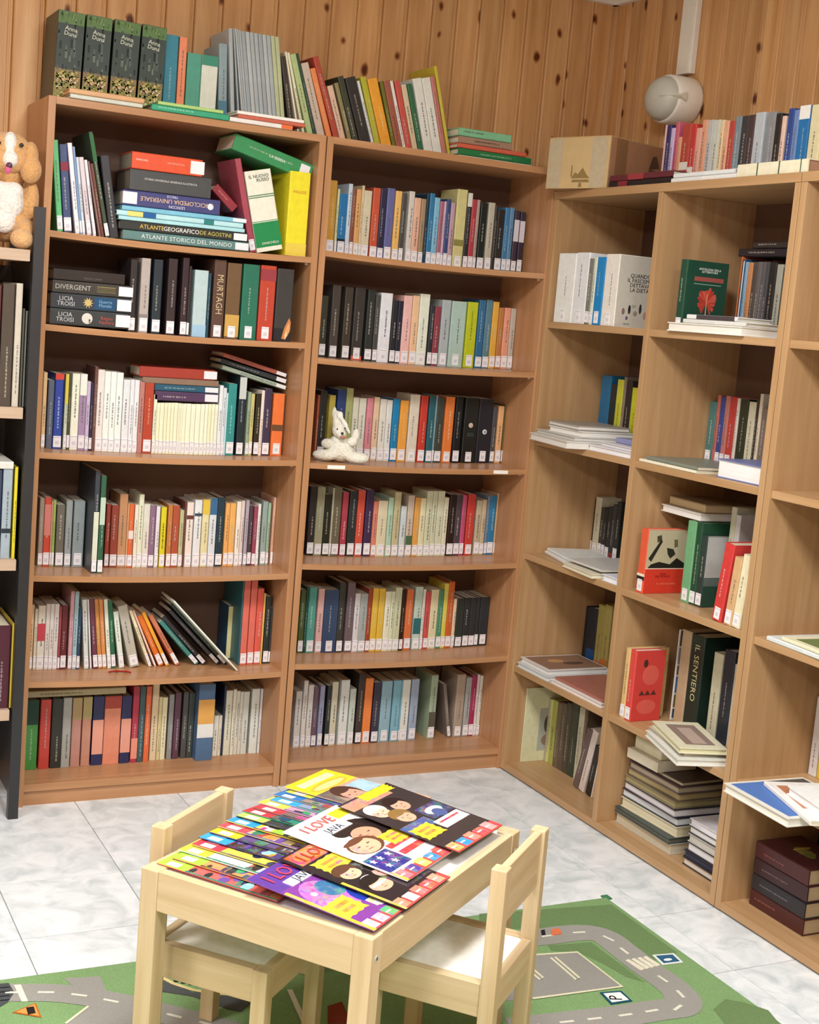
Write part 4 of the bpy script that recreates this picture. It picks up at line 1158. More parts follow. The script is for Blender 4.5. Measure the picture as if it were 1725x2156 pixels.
gv = book(T(x0, -.262, z0_+.019) @ RY(14) @ T(0, 0, .047) @ RY(90), .047, .16, .25, '349058', 'hardback', 'thick green volume lying sloped on top of other books, top shelf', 'book', GR, hard=True)
MB().box(.008, .04, -.0009, .001, .212, .242, 'e8e8ee').build('spine_sticker', 'print', gv); sptext(gv, 'LA BIBBIA', .012, 'dcece0', .55, .5)
x0 = along(447, 0, (0, -.25, 1.72)); z0_ = height(372, x0, -.25)
dr = book(T(x0, -.235, z0_-.036) @ RY(41) @ T(0, 0, .026) @ RY(90), .026, .13, .085, '9c3440', 'hardback', 'small crimson book propped at a slant above the flat pile', 'book', GR, 0, 1, hard=True, tcol='d8a098')
# second shelf: flat black novels
z = shelf_z(ZA[1], .03, PT, WA-PT)+.0004; F1 = -.278; G1 = 'black novels lying flat on the second shelf'
n1 = st1(104, 269, .044, .14, '363c3e', 'black novel with white medallion, bottom of flat stack on second shelf', sticker=.93)
n2 = st1(106, 272, .041, .14, '33393f', 'black novel with gold star emblem, flat stack on second shelf', sticker=.93)
n3 = st1(110, 274, .034, .14, '3c3a36', 'charcoal novel with pale block lettering lying flat on second shelf', sticker=.94)
n4 = st1(112, 262, .030, .14, '2a2220', 'dark brown novel topmost of flat stack on second shelf')
for n_ in (n1, n2):
    sptext(n_, 'LICIA\nTROISI', .0165, 'c8ccd0', .19, .5)
th = .044; L1 = n1.data.vertices[12].co.z
MB().ball((.022, -.0004, L1*.47), (.015, .0009, .015), 'd4d0c8').build('medallion', 'print', n1); MB().ball((.026, -.0008, L1*.5), (.003, .0009, .003), '3a3838').ball((.031, -.0008, L1*.5), (.0022, .0009, .0022), '3a3838').build('medallion_mark', 'print', n1)
text(n1, 'Regno\nNashira', .0135, 'b85048', (.024, -.0007, L1*.72), (0, 0, 1), (-1, 0, 0))
st = [(.0205+(.0155 if k % 2 == 0 else .0075)*math.sin(2*math.pi*k/20), L1*.47+(.0155 if k % 2 == 0 else .0075)*math.cos(2*math.pi*k/20)) for k in range(20)]
MB().add([(x, -.0009, zz) for x, zz in st], [tuple(range(20))], 'c8b070').build('star_emblem', 'print', n2)
bx('spine_panel', .004, .037, -.0006, .0005, L1*.55, L1*.83, 'print', n2, '1c4c74'); text(n2, 'Guerre\nMondo', .0125, '88b0d0', (.0205, -.0010, L1*.69), (0, 0, 1), (-1, 0, 0))
sptext(n3, 'DIVERGENT', .0185, 'b8b8b0', .26, .5); q = MB()
for k in range(4): q.box(.009+k*.0045, .0105+k*.0045, -.0007, .001, L1*.56, L1*.8, ['a8a050', '8a6a40', '6a7c40', '907c48'][k])
q.build('spine_ornament', 'print', n3); sptext(n4, 'PAOLA ZANN', .008, '6c6460', .55, .7)
mu = [o for o in bpy.data.objects if o.get('label', '').startswith('thick dark brown book, ') and 'second shelf in the left' in o.get('label', '')]
mg = None
for o in bpy.data.objects:
    if o.name.startswith('hardback') and o.get('label') and 'second shelf in the left bookcase' in o['label'] and abs(o.matrix_world.translation.x - along(360+480/5.75, 0, (0, -.272, ZA[1]))) < .004: mg = o
if mg:
    W_ = max(v.co.x for v in mg.data.vertices); text(mg, 'MURTAGH', .027, 'c8b48c', (W_*.5, -.0008, .125), (0, 0, -1), (1, 0, 0), sx=.88)
L2 = [o for o in bpy.data.objects if o.get('label') and o['label'].endswith(A_(1)) and o.name.startswith('hardback')]
fo = max(L2, key=lambda o: o.matrix_world.translation.x); W_ = max(v.co.x for v in fo.data.vertices)
fp = MB()
for pts, c in (([(.45, .05), (.7, .04), (.95, .2), (.97, .36), (.86, .44), (.74, .36), (.58, .24)], 'c8824c'), ([(.6, .08), (.8, .1), (.93, .24), (.86, .36), (.72, .26)], 'e0a468'), ([(.66, .03), (.78, .12), (.74, .2), (.62, .12)], 'f0cc98')):
    fp.add([(W_*a, -.0012-.0002*(c[0] == 'e')-.0004*(c[0] == 'f'), .16*b_) for a, b_ in pts], [tuple(range(len(pts)))], c)
fp.build('flame_print', 'print', fo)
# third shelf: pile on the cream booklets and three sloping books
zt3 = height(848, .5, -.185); F1 = -.19; G1 = 'books lying on top of the third shelf row, left bookcase'
z = max(zt3, ZA[2]+.15)
def topper(u0, u1, th, D, col, label, **k):
    global z
    o = flatA(u0, u1, 0, F1, th, D, z, col, label, G1, **k); z += th+.0006; return o
topper(326, 456, .028, .12, '513a5c', 'purple paperback lying over the cream booklets, third shelf', sticker=.91, title=1)
topper(326, 457, .019, .12, '245a74', 'petrol blue paperback lying on the purple one, third shelf', sticker=.91, title=1)
topper(300, 460, .018, .12, '8c7260', 'brown paperback in pile above the cream booklets, third shelf')
topper(294, 452, .030, .12, 'a83c30', 'red book topmost of the pile on third shelf', sticker=.94)
def sloped(u0, v0, u1, v1, th, D, yf, col, label, group, sticker=None):
    a = Vector((along(u0, 0, (0, yf, 1.2)), 0, 0)); a.z = height(v0, a.x, yf); a.x = along(u0, 0, (0, yf, a.z)); a.z = height(v0, a.x, yf)
    b = Vector((along(u1, 0, (0, yf, 1.2)), 0, 0)); b.z = height(v1, b.x, yf); b.x = along(u1, 0, (0, yf, b.z)); b.z = height(v1, b.x, yf)
    ang = math.degrees(math.atan2(a.z-b.z, b.x-a.x)); L = (b-a).length
    o = book(T(a.x, yf, a.z) @ RY(ang) @ RY(90), th, D, L, col, 'hardback', label, 'book', group, hard=True)
    if sticker: MB().box(th*.1, th*.9, -.0009, .001, L*sticker-.016, L*sticker+.016, 'dcdce0').build('spine_sticker', 'print', o)
    return o
SG = 'sloping books above the third shelf row, left bookcase'
sloped(470, 768, 602, 812, .013, .12, -.192, '98a898', 'grey-green book, lowest of three sloping books on third shelf', SG, .93)
sloped(468, 754, 603, 798, .015, .12, -.192, '2c3438', 'dark book in the middle of three sloping books, third shelf', SG, .93)
sloped(472, 742, 603, 786, .013, .12, -.192, 'a85a4c', 'rust red book, uppermost of three sloping books, third shelf', SG, .93)
# bottom shelf: beige book across the row
zb6 = max(height(1420+290/5.75, .05, -.178), height(1420+245/5.75, .26, -.178))
flatA(57, 265, 0, -.18, .020, .12, zb6, 'b8b08a', 'beige book lying across the left volumes on bottom shelf', 'book lying on the bottom row', title=1, tcol='6a6448')
# flat piles on top of the bookcases
GT = 'books lying flat on top of the back bookcases'
def pile(u0, yf, zb, items):
    z = zb
    for (ua, ub, th, D, col, lab, kw) in items:
        flatA(ua, ub, 0, yf, th, D, z, col, lab, GT, **kw); z += th+.0006
pile(0, -.307, TOPZ, [(148, 300, .011, .09, 'c8ccc0', 'white slim book under tan book in front of the dark green volumes', {}), (146, 303, .014, .09, 'd0a070', 'tan book with red cover lying in front of the dark green volumes', dict(paper='e8c890'))])
pile(0, -.307, TOPZ, [(320, 482, .016, .1, '2fa078', 'bright green book lying flat at the front of bookcase top', dict(title=1, tcol='c8ecd8')), (333, 470, .009, .1, 'a8cc78', 'lime slim book lying on the bright green book', {})])
pile(0, -.307, TOPZ, [(484, 616, .012, .1, 'e8e4e0', 'white book at bottom of flat pile beside grey journals', dict(bands=[(.82, 1, 'e8703c')])), (502, 642, .010, .1, 'c86450', 'red slim book in flat pile beside grey journals', {}), (500, 640, .009, .1, 'f0ece6', 'white slim book topmost in flat pile beside grey journals', {})])
pile(0, -.25, TOPZ, [(966, 1118, .008, .16, 'd8dcc8', 'white slim book lowest of the right-hand pile on corner bookcase', {}), (965, 1118, .020, .15, '1f7a44', 'dark green book in the pile on top of corner bookcase', dict(title=1, tcol='b8d8c0')), (964, 1108, .014, .15, 'd06048', 'coral book in the pile on top of corner bookcase', {}), (966, 1078, .021, .14, '9c7c68', 'brown book in pile on top of corner bookcase', dict(title=1, tcol='3a2c28')), (966, 1076, .024, .14, '78b890', 'mint green book topmost of pile on corner bookcase', dict(title=1))])

# ================================================================== things in the right-wall shelving
CT = 'on top of the right-wall shelving'
row('C', (1360, 200, 4.726), HC, 1.72, '''
128 142 300 e0b8b8 t
145 186 300 3c3468
190 226 330 c8b8e0
229 264 270 c86078
268 300 420 d8a078 t
304 384 290 b84a3c be8e4dc:.3:.42
388 438 290 c83c38 be8e4dc:.22:.34
441 490 330 e0a898
494 545 250 e0a080
549 602 250 bcbcbc
605 668 250 c8ccc0
672 710 250 e0c8a0
713 760 260 e0a888 T5a4038
763 818 260 b84840
822 880 215 7a8c98
883 952 210 3a3a3c
955 1010 200 4a3838
1014 1108 175 b8c0c8
1138 1216 170 8a8c90
1219 1276 185 2a2422
1282 1322 210 e0c0b0
1338 1396 135 2c4890
1398 1450 150 6a88c0
1453 1556 105 2070b0 be8e8e4:.82:1
1566 1682 95 d8d0a8
1686 1760 90 d8cc80''', CT, 0, **HB, depth=.15)
GC = 'books lying flat on top of the right-wall shelving'
def cflat(u0, u1, xf, zb, th, D, col, label, group, **k):
    y0 = along(u0, 1, (xf, 0, zb)); y1 = along(u1, 1, (xf, 0, zb)); return flat(xf, y0, y0-y1, th, D, zb, col, label, group, side='C', **k)
cflat(1282, 1414, 1.607, HC, .018, .1, '241c20', 'black book with red mark lying under the maroon one beside cardboard box', GC, bands=[(.15, .3, '8a3038')])
cflat(1284, 1416, 1.607, HC+.0188, .018, .1, '642630', 'maroon book lying on the black one beside cardboard box', GC, bands=[(.3, .55, '9a3a40')])
cflat(1413, 1550, 1.605, HC, .013, .1, 'e8ecec', 'white book lowest of flat pair beside cream volume on shelving', GC, name='hardback')
cflat(1418, 1548, 1.607, HC+.0138, .012, .1, 'dfe4e6', 'white book topmost of flat pair beside cream volume on shelving', GC)
cv = cflat(1551, 1700, 1.603, HC, .034, .11, 'e4e0c4', 'cream volume with green rings lying at front of shelving top', GC, bands=[(.29, .305, '3c5c48'), (.6, .615, '3c5c48'), (.9, .91, '3c5c48')], paper='b08a70')
# cell names
CN = [['in top left cell', 'in second left cell', 'in third left cell', 'in fourth left cell', 'in bottom left cell'],
      ['in top middle cell', 'in second middle cell', 'in third middle cell', 'in fourth middle cell', 'in bottom middle cell'],
      ['in top right cell', 'in second right cell', 'in third right cell', 'in fourth right cell', 'in bottom right cell']]
RWS = ' of right shelving'
def cell(c, r): return CN[c][r]+RWS
y1lo, y1hi = -(YC[0]-.022), -(YC[1]+.0115)
y2lo, y2hi = -(YC[1]-.0115), -(YC[2]+.022)
K1 = dict(lo=y1lo, hi=y1hi); K2 = dict(lo=y2lo, hi=y2hi)
row('C', (1150, 500, 6.389), ZC[0], 1.605, '''
92 326 215 e8ebe8 d.15
330 500 205 e2e4e8 d.15
502 560 285 7a7c74 d.14
564 604 270 d8dcc8 d.15
606 716 265 1a84c8 d.14
722 905 225 e4e0d8 d.145''', cell(0, 0), 1, **HB, **K1)
def last(place_sub, n=-1):
    L = [o for o in bpy.data.objects if o.get('label') and place_sub in o['label']]; return L[n]
def cover_side(o):
    return max(v.co.x for v in o.data.vertices), max(v.co.y for v in o.data.vertices), max(v.co.z for v in o.data.vertices)
o = last(cell(0, 0)); w, d, h = cover_side(o)
bx('cover_panel', w-.0002, w+.0006, .002, d-.001, .002, h-.002, 'print', o, 'c6c2b6')
text(o, 'QUANDO\nIL FASCISMO\nDETTAVA\nLA DIETA', .0165, '26262a', (w+.001, d*.55, h*.62), (0, 1, 0), (0, 0, 1))
for k, (a, b_, s1, s2, c) in enumerate(((.2, .22, .012, .02, '8a6a70'), (.35, .25, .01, .028, '2a2a30'), (.5, .2, .016, .016, '9a8c84'), (.62, .27, .010, .03, '33363c'), (.75, .18, .014, .024, 'b09088'), (.45, .3, .018, .01, 'a8a498'), (.3, .13, .01, .012, '6a5a8a'), (.85, .25, .012, .02, 'a88078'))):
    MB().ball((w+.0006, d*a, h*b_), (.0006, s1/2, s2/2), c, 10, 6).build('cover_figure', 'print', o)
text(o, 'Laterza', .008, '6a6a64', (w+.001, d*.3, h*.05), (0, 1, 0), (0, 0, 1))
flat(1.66, -.80, .03, .05, .1, ZC[0], 'd8d8d0', 'white book end peeking past the divider in the top left cell', 'books '+cell(0, 0), side='C') if False else None
# top middle cell
row('C', (1380, 500, 5), ZC[0], 1.615, '195 262 232 1f4a38 d.145 s', cell(1, 0), 1, **HB, **K2)
o = last(cell(1, 0)); w, d, h = cover_side(o)
bx('cover_panel', w-.0002, w+.0006, .014, d-.001, .001, h-.001, 'print', o, '1c4636')
text(o, 'ANTOLOGIA DELLA\nLETTERATURA', .0085, 'e0e4dc', (w+.001, d*.55, h*.87), (0, 1, 0), (0, 0, 1))
bx('cover_band', w+.0004, w+.0010, d*.2, d*.9, h*.72, h*.78, 'print', o, '9c5048'); bx('cover_band', w+.0004, w+.0010, d*.2, d*.85, h*.675, h*.685, 'print', o, '88a89c')
tr = MB(); rt = random.Random(2)
for k in range(34):
    a = math.radians(-62+k*9.2); r1 = .027+rt.uniform(-.004, .006); cy_, cz_ = d*.54, h*.45
    tr.add([(w+.0012, cy_, cz_-.004), (w+.0012, cy_+r1*math.cos(a-.085), cz_+r1*1.15*math.sin(a-.085)), (w+.0012, cy_+r1*1.1*math.cos(a), cz_+r1*1.25*math.sin(a)), (w+.0012, cy_+r1*math.cos(a+.085), cz_+r1*1.15*math.sin(a+.085))], [(0, 1, 2, 3)], rt.choice(['c84838', 'b83c30', 'd05a48']))
tr.add([(w+.0014, cy_-.002, cz_-.065), (w+.0014, cy_+.002, cz_-.065), (w+.0014, cy_+.0012, cz_+.02), (w+.0014, cy_-.0012, cz_+.02)], [(0, 1, 2, 3)], 'd89a78')
tr.build('red_tree_print', 'print', o)
row('C', (1380, 500, 5), ZC[0], 1.80, '''
720 748 205 d8703c
752 778 240 3a3434
782 806 250 d8d8d8
808 856 230 285a80
860 890 260 88aac8
894 940 265 c88858
944 990 260 544a46
992 1034 258 6a6464
1036 1076 258 5c5a5c
1078 1112 258 4c4a50
1114 1190 270 2a2828
1194 1256 285 a4a498
1258 1300 320 3c4440
1302 1340 330 6a6c84''', cell(1, 0), 0, **HB, depth=.11, **K2)
GM = 'books lying flat in the top middle cell'
cflat(1404, 1560, 1.585, ZC[0], .024, .13, 'eceae0', 'thick cream-white book lying at shelf edge in top middle cell', GM, fore=True, paper='f0eee4')
cflat(1438, 1570, 1.60, ZC[0]+.0248, .011, .12, 'dcdcd8', 'pale grey catalogue lying on the cream-white book, top middle cell', GM)
cflat(1446, 1552, 1.605, ZC[0]+.0366, .012, .12, 'e8e8ea', 'white catalogue with dark spine stripe, topmost in top middle cell', GM, bands=[(.2, .95, '4a4246')])
zz = max(ob.matrix_world.translation.z + max(v.co.z for v in ob.data.vertices) for ob in bpy.data.objects if ob.get('label') and cell(1, 0) in ob['label'] and ob.matrix_world.translation.x > 1.75)
cflat(1555, 1660, 1.80, zz, .022, .12, '26242a', 'black book lying across upright books in the top middle cell', GM, title=1); cflat(1585, 1662, 1.80, zz+.0228, .018, .12, '332c2c', 'dark brown book topmost across upright books in top middle cell', GM, title=1)
# second row of cells
row('C', (1090, 770, 6.16), ZC[1], 1.80, '''
1010 1130 130 1f6c9c t
1134 1206 240 222c30 t
1212 1288 182 c8cc38 T6a7020
1292 1322 150 8a7c68
1326 1404 200 2c2828
1408 1496 290 c4c428 T6a6c18''', cell(0, 1), 0, **HB, depth=.12, **K1)
G2 = 'catalogues lying in the second left cell'
flat(1.56, -.34, .27, .022, .2, ZC[1], 'dcd8d0', 'large pale catalogue jutting over shelf edge, lowest in second left cell', G2, side='C', rot=-7, paper='e4e2dc', fore=True)
flat(1.58, -.345, .25, .012, .19, ZC[1]+.0226, 'c8c8c4', 'grey catalogue second from bottom in second left cell', G2, side='C', rot=-4, paper='dcdad4', fore=True)
flat(1.585, -.41, .19, .018, .2, ZC[1]+.0352, 'e4e4e0', 'white paperback third in the pile, second left cell', G2, side='C', rot=1, fore=True, paper='eceae4')
flat(1.59, -.395, .185, .015, .19, ZC[1]+.054, '9c948c', 'grey covered book topmost of pile in second left cell', G2, side='C', rot=-2, fore=True, paper='e8e6e0')
flat(1.60, -.62, .225, .018, .16, ZC[1], 'e0dce2', 'white booklet stack base at right of second left cell', G2, side='C', fore=True, paper='f0eeee')
flat(1.62, -.655, .18, .012, .15, ZC[1]+.0186, 'd8d8dc', 'white booklet in the right-hand pile, second left cell', G2, side='C', rot=-2, fore=True, paper='e8e8ea')
flat(1.66, -.675, .16, .016, .12, ZC[1]+.0312, '8c90c0', 'lilac booklet topmost of right-hand pile, second left cell', G2, side='C', rot=-2)
row('C', (1330, 800, 4.367), ZC[1], 1.84, '''
648 718 200 4a7a78 s
722 750 142 b86860
754 792 160 38468c s
796 836 150 b87470 s
838 896 160 b83c38 s
900 926 170 d8d0c8
930 1006 180 2c3424
1010 1074 205 ccc8b0
1076 1098 180 3a3028
1100 1128 130 d8ccb8
1130 1188 260 7a6a60
1190 1220 150 7a6c8c''', cell(1, 1), 0, **HB, depth=.085, **K2)
G3 = 'catalogues lying in the second middle cell'
flat(1.60, -.885, .265, .008, .2, ZC[1], 'e8e4cc', 'thin cream catalogue at front edge of second middle cell', G3, side='C', rot=-1, hard=False)
flat(1.612, -.9, .25, .009, .2, ZC[1]+.0088, '7c8478', 'thin grey-green catalogue on the cream one, second middle cell', G3, side='C', rot=-3, hard=False)
flat(1.622, -1.205, .185, .05, .17, ZC[1], '6c78b0', 'thick white paper block with blue cover, second middle cell', G3, side='C', rot=0, fore=True, paper='f2f2f2')
# third row
row('C', (1090, 1020, 6.9), ZC[2], 1.85, '''
1000 1056 205 2c2418 s
1060 1140 190 c4c0a8 s
1146 1196 340 3c3c38 s
1200 1244 350 24282a s
1250 1304 330 2c2c2e s
1308 1362 300 34383a b8a3c3c:.0:.12
1366 1424 260 262c2a s''', cell(0, 2), 0, **HB, depth=.08, **K1)
G4 = 'booklets lying in the third left cell'
flat(1.665, -.335, .2, .010, .17, ZC[2], 'e4e4e2', 'white magazine lowest in the third left cell', G4, side='C', rot=-13, hard=False)
flat(1.672, -.337, .2, .009, .16, ZC[2]+.0108, 'dce4e4', 'pale magazine lying on the white one, third left cell', G4, side='C', rot=-12, hard=False)
flat(1.595, -.55, .19, .014, .2, ZC[2], 'dcd6c0', 'cream booklet at shelf edge in third left cell', G4, side='C', rot=-5, fore=True, paper='e8e4cc')
flat(1.61, -.555, .19, .007, .2, ZC[2]+.0206, 'c8c8c4', 'grey photo booklet on the cream booklet, third left cell', G4, side='C', rot=-1, hard=False)
flat(1.602, -.76, .085, .020, .13, ZC[2], 'dfe2ec', 'white booklet beside the divider, third left cell', G4, side='C', paper='eceef4', fore=True)
row('C', (1300, 1030, 5.07), ZC[2], 1.612, '192 266 425 e05838 d.155 s be8dcc8:.24:.3 b241c1c:.2:.26 t', cell(1, 2), 1, **HB, **K2)
o = last(cell(1, 2)); w, d, h = cover_side(o)
bx('cover_panel', w-.0002, w+.0005, .002, d-.001, .001, h*.385, 'print', o, 'd43a28'); bx('cover_panel', w-.0002, w+.0005, .002, d-.001, h*.4, h-.001, 'print', o, 'bcb494'); bx('cover_line', w-.0002, w+.0007, .002, d-.001, h*.385, h*.4, 'print', o, 'e8d0c0')
ph = MB()
for pts, c in (([(.05, .4), (.95, .4), (.92, .46), (.7, .56), (.55, .46), (.3, .5), (.12, .46)], '26241e'), ([(.05, .55), (.3, .85), (.34, .82), (.12, .5)], '2c2a22'), ([(.45, .72), (.6, .7), (.66, .62), (.55, .55), (.48, .62)], '302e24'), ([(.6, .85), (.68, .85), (.7, .74), (.62, .72)], '6a6448'), ([(.2, .9), (.3, .92), (.32, .84), (.22, .8)], '4a4634')):
    ph.add([(w+.0009, d*a, h*b_) for a, b_ in pts], [tuple(range(len(pts)))], c)
ph.build('cover_photo', 'print', o)
text(o, 'Storia\nDEL MONDO', .009, '8a1c18', (w+.0009, d*.42, h*.29), (0, 1, 0), (0, 0, 1)); text(o, 'IL CASO ITALIANO', .008, 'e88060', (w+.0009, d*.52, h*.15), (0, 1, 0), (0, 0, 1))
row('C', (1300, 1030, 5.07), ZC[2], 1.675, '''
664 752 345 6aa878 d.14 t
756 818 360 1f4a34 d.14
822 884 500 2a3c38 d.15''', cell(1, 2), 1, **HB, **K2)
o = last(cell(1, 2)); w, d, h = cover_side(o)
bx('cover_panel', w-.0002, w+.0005, .002, d-.001, h*.42, h-.001, 'print', o, 'b4b6b4'); bx('cover_panel', w-.0002, w+.0005, .002, d-.001, .001, h*.3, 'print', o, '24483a'); bx('cover_panel', w-.0002, w+.0004, .002, d-.001, h*.3, h*.42, 'print', o, '5c6c68')
row('C', (1300, 1030, 5.07), ZC[2], 1.73, '1098 1150 195 b8b8a0 d.17\n1152 1200 280 c0c0c0 d.17', cell(1, 2), 0, **HB, **K2)
row('C', (1300, 1030, 5.07), ZC[2], 1.605, '''
1002 1098 560 d03a38 a6 d.14
1128 1206 715 d0a878 a5 d.13
1212 1298 690 e4dcb8 a5 d.13''', 'at front of third middle cell, right shelving', 1, **HB, **K2)
zz = max(ob.matrix_world.translation.z + max(v.co.z for v in ob.data.vertices) for ob in bpy.data.objects if ob.get('label') and ob['label'].endswith(cell(1, 2)) and 1.66 < ob.matrix_world.translation.x < 1.7)
G5 = 'books lying over the green books in the third middle cell'
flat(1.70, -.882, .19, .020, .17, zz, 'e8e6e0', 'white book lying across the green books, third middle cell', G5, side='C', rot=-2, fore=True, paper='f2f0ec')
flat(1.715, -.89, .18, .026, .16, zz+.0206, '8a7458', 'old tan book topmost over the green books, third middle cell', G5, side='C', rot=-2, fore=True, paper='c8b088')
# fourth row
row('C', (1060, 1250, 6.635), ZC[3], 1.86, '''
984 1060 175 221c1a t
1064 1130 190 26282c t
1134 1240 205 28303c b24508c:.0:.3 t
1244 1330 160 a8a058 bc87840:.0:.14
1334 1424 165 b0a860 bc87840:.0:.2''', cell(0, 3), 0, **HB, depth=.07, **K1)
G6 = 'large books lying in the fourth left cell'
flat(1.60, -.335, .19, .016, .24, ZC[3], 'c8d0d0', 'pale grey album lowest of pile in fourth left cell', G6, side='C', rot=0, paper='d8dcdc', fore=True)
fb = flat(1.61, -.338, .175, .017, .23, ZC[3]+.0166, 'd8d4d0', 'large album with brown photo cover topmost, fourth left cell', G6, side='C', rot=0, paper='e0dedc', fore=True)
w, d, h = cover_side(fb); bx('cover_photo', -.0006, .0004, .01, d-.01, .01, h-.01, 'print', fb, '8c6c58'); MB().ball((-.0008, d*.6, h*.6), (.0006, .03, .02), 'c09060').ball((-.0008, d*.4, h*.4), (.0006, .04, .016), '5c4438').build('cover_photo_detail', 'print', fb)
flat(1.605, -.535, .285, .014, .2, ZC[3], 'e4dcd8', 'large flat book with red-brown cover, front of fourth left cell', G6, side='C', rot=0, paper='e8e0dc', fore=True)
f2 = flat(1.615, -.545, .27, .008, .19, ZC[3]+.0146, 'a86858', 'red-brown photo magazine on the front book, fourth left cell', G6, side='C', rot=0, hard=False)
row('C', (1280, 1300, 5.39), ZC[3], 1.612, '''
130 176 350 d8b878 d.14
180 246 372 d84840 d.105''', cell(1, 3), 1, **HB, **K2)
o = last(cell(1, 3)); w, d, h = cover_side(o)
bx('cover_panel', w-.0002, w+.0005, .002, d-.001, .001, h-.001, 'print', o, 'd0403a')
fg = MB().ball((w+.0006, d*.35, h*.82), (.0006, .008, .012), '4a2c24').ball((w+.0006, d*.55, h*.65), (.0005, .03, .03), 'd85c50').ball((w+.0006, d*.5, h*.2), (.0005, .035, .022), 'd85c50')
for a in (.3, .5, .7): fg.add([(w+.0011, d*(a-.1), h*.37), (w+.0011, d*(a+.1), h*.37), (w+.0011, d*a, h*.44)], [(0, 1, 2)], '5a3028')
fg.build('cover_drawing', 'print', o)
row('C', (1280, 1300, 5.39), ZC[3], 1.755, '''
552 600 140 d8d4d0 d.165
735 836 150 b8a080 d.165 t
842 990 210 1c342c d.165 t
1100 1200 410 c8c8ac d.16
1212 1330 380 28303a d.16
1334 1392 540 c8c0b0 d.14''', cell(1, 3), 0, **HB, **K2)
L4 = [o for o in bpy.data.objects if o.get('label') and o['label'].endswith(cell(1, 3)) and o.matrix_world.translation.x > 1.69]
o = L4[0]; w, d, h = cover_side(o)
cp = MB()
for z0, z1, c in ((.82, .99, '5c4c50'), (.62, .8, '8c8c98'), (.5, .6, '6a5a4c'), (.3, .48, '4468a0'), (.14, .28, '6a6030'), (.02, .12, '3a4860')): cp.box(w-.0002, w+.0005, .004, d-.003, z0*h, z1*h, c)
cp.build('cover_painting', 'print', o)
o = L4[2]; w, d, h = cover_side(o); text(o, 'IL SENTIERO', .030, 'c8c48c', (w*.5, -.0008, h*.6), (0, 0, -1), (1, 0, 0), spacing=1.02)
G7 = 'framed booklets lying in the fourth middle cell'
flat(1.575, -1.085, .255, .018, .145, ZC[3], 'dcdcd4', 'white catalogue jutting out, lowest in fourth middle cell', G7, side='C', rot=-17, fore=True, paper='e8e8e0')
flat(1.585, -1.085, .235, .010, .14, ZC[3]+.0186, 'c0b8a8', 'grey photo catalogue in the jutting pile, fourth middle cell', G7, side='C', rot=-13, fore=True, paper='dcd8cc')
fb = flat(1.592, -1.09, .24, .016, .135, ZC[3]+.0292, 'dedcc0', 'cream catalogue with framed photo topmost, fourth middle cell', G7, side='C', rot=-19, fore=True, paper='dcdab0')
w, d, h = cover_side(fb); bx('cover_photo', -.0006, .0004, .025, d-.028, .03, h-.03, 'print', fb, '8c7a70'); bx('cover_photo_detail', -.0009, .0004, .045, d-.05, .04, h-.06, 'print', fb, 'b8a498')
# bottom row
row('C', (1040, 1430, 6.635), ZC[4], 1.655, '272 338 130 d4d4ac d.14 t n', cell(0, 4), 0, **HB, **K1)
o = last(cell(0, 4)); w, d, h = cover_side(o)
bx('cover_photo', w-.0002, w+.0005, d*.42, d*.98, h*.14, h*.72, 'print', o, 'a8aca4'); MB().ball((w+.0006, d*.72, h*.5), (.0005, .022, .035), '4c5448').ball((w+.0006, d*.7, h*.28), (.0005, .026, .02), '8c7468').build('cover_photo_detail', 'print', o)
row('C', (1040, 1430, 6.635), ZC[4], 1.745, '''
585 630 275 a89880
632 688 280 b0a488
690 742 288 c4c884 d.15
744 806 300 a4a850
808 868 330 6a5c48
872 930 340 5c5044
934 1000 340 4c443c
1004 1090 345 3a4438
1100 1172 400 c4c4ac
1174 1212 380 6a5c4c''', cell(0, 4), 0, **HB, depth=.14, **K1)
row('C', (1040, 1430, 6.635), ZC[4], 1.70, '''
1090 1160 620 6a5a58 a14 d.15
1168 1240 640 d8ccc4 a13 d.15
1242 1318 900 262422 a9 d.13
1322 1350 700 e4d0b8 a9 d.13''', 'at front of bottom left cell, right shelving', 0, **HB, **K1)
# bottom middle: a big pile, a carton and a small pile
G8 = 'books in the tall pile, bottom middle cell'
z = ZC[4]; items = [(1.655, .882, .27, .032, .2, 'b8b0a0', 'c8c0a8', 'tan'), (1.652, .88, .27, .016, .2, '3a4a4c', '6a6a5c', 'dark teal'), (1.668, .885, .265, .03, .19, 'd4ccb0', 'dcd4b4', 'cream'), (1.672, .88, .265, .024, .19, '2c343c', 'd4d8dc', 'white-edged'), (1.672, .885, .255, .024, .19, '3c3844', 'dcd8dc', 'charcoal'),
    (1.672, .885, .25, .02, .18, '8a8064', 'a89c70', 'khaki'), (1.676, .89, .245, .022, .18, '6c5c50', 'b0a070', 'brown'), (1.676, .895, .24, .02, .18, '6a5858', 'b8ac94', 'mauve'), (1.68, .9, .235, .014, .18, '4a3c38', 'd0c4a8', 'dark brown')]
for i, (xf, y0_, L, th, D, c, pc, nm) in enumerate(items):
    flat(xf, -y0_, L, th, D, z, c, nm+' book, '+(ordw(i+1)+' from the bottom' if i else 'lowest')+' of tall pile, bottom middle cell', G8, side='C', rot=rb.uniform(-2, 2), fore=True, paper=pc); z += th+.0006
cb = empty('lidded_carton', T(1.66, -.9, z+.0006) @ RZ(-90)); tag(cb, 'small cream carton with a lid on the tall pile, bottom middle cell', 'box')
bevel(MB().box(0, .15, 0, .14, 0, .03, 'd8d2bc').build('tray', 'card', cb)); bevel(MB().box(.012, .14, .014, .15, .0304, .072, 'dcd6b8').build('lid', 'card', cb), .006)
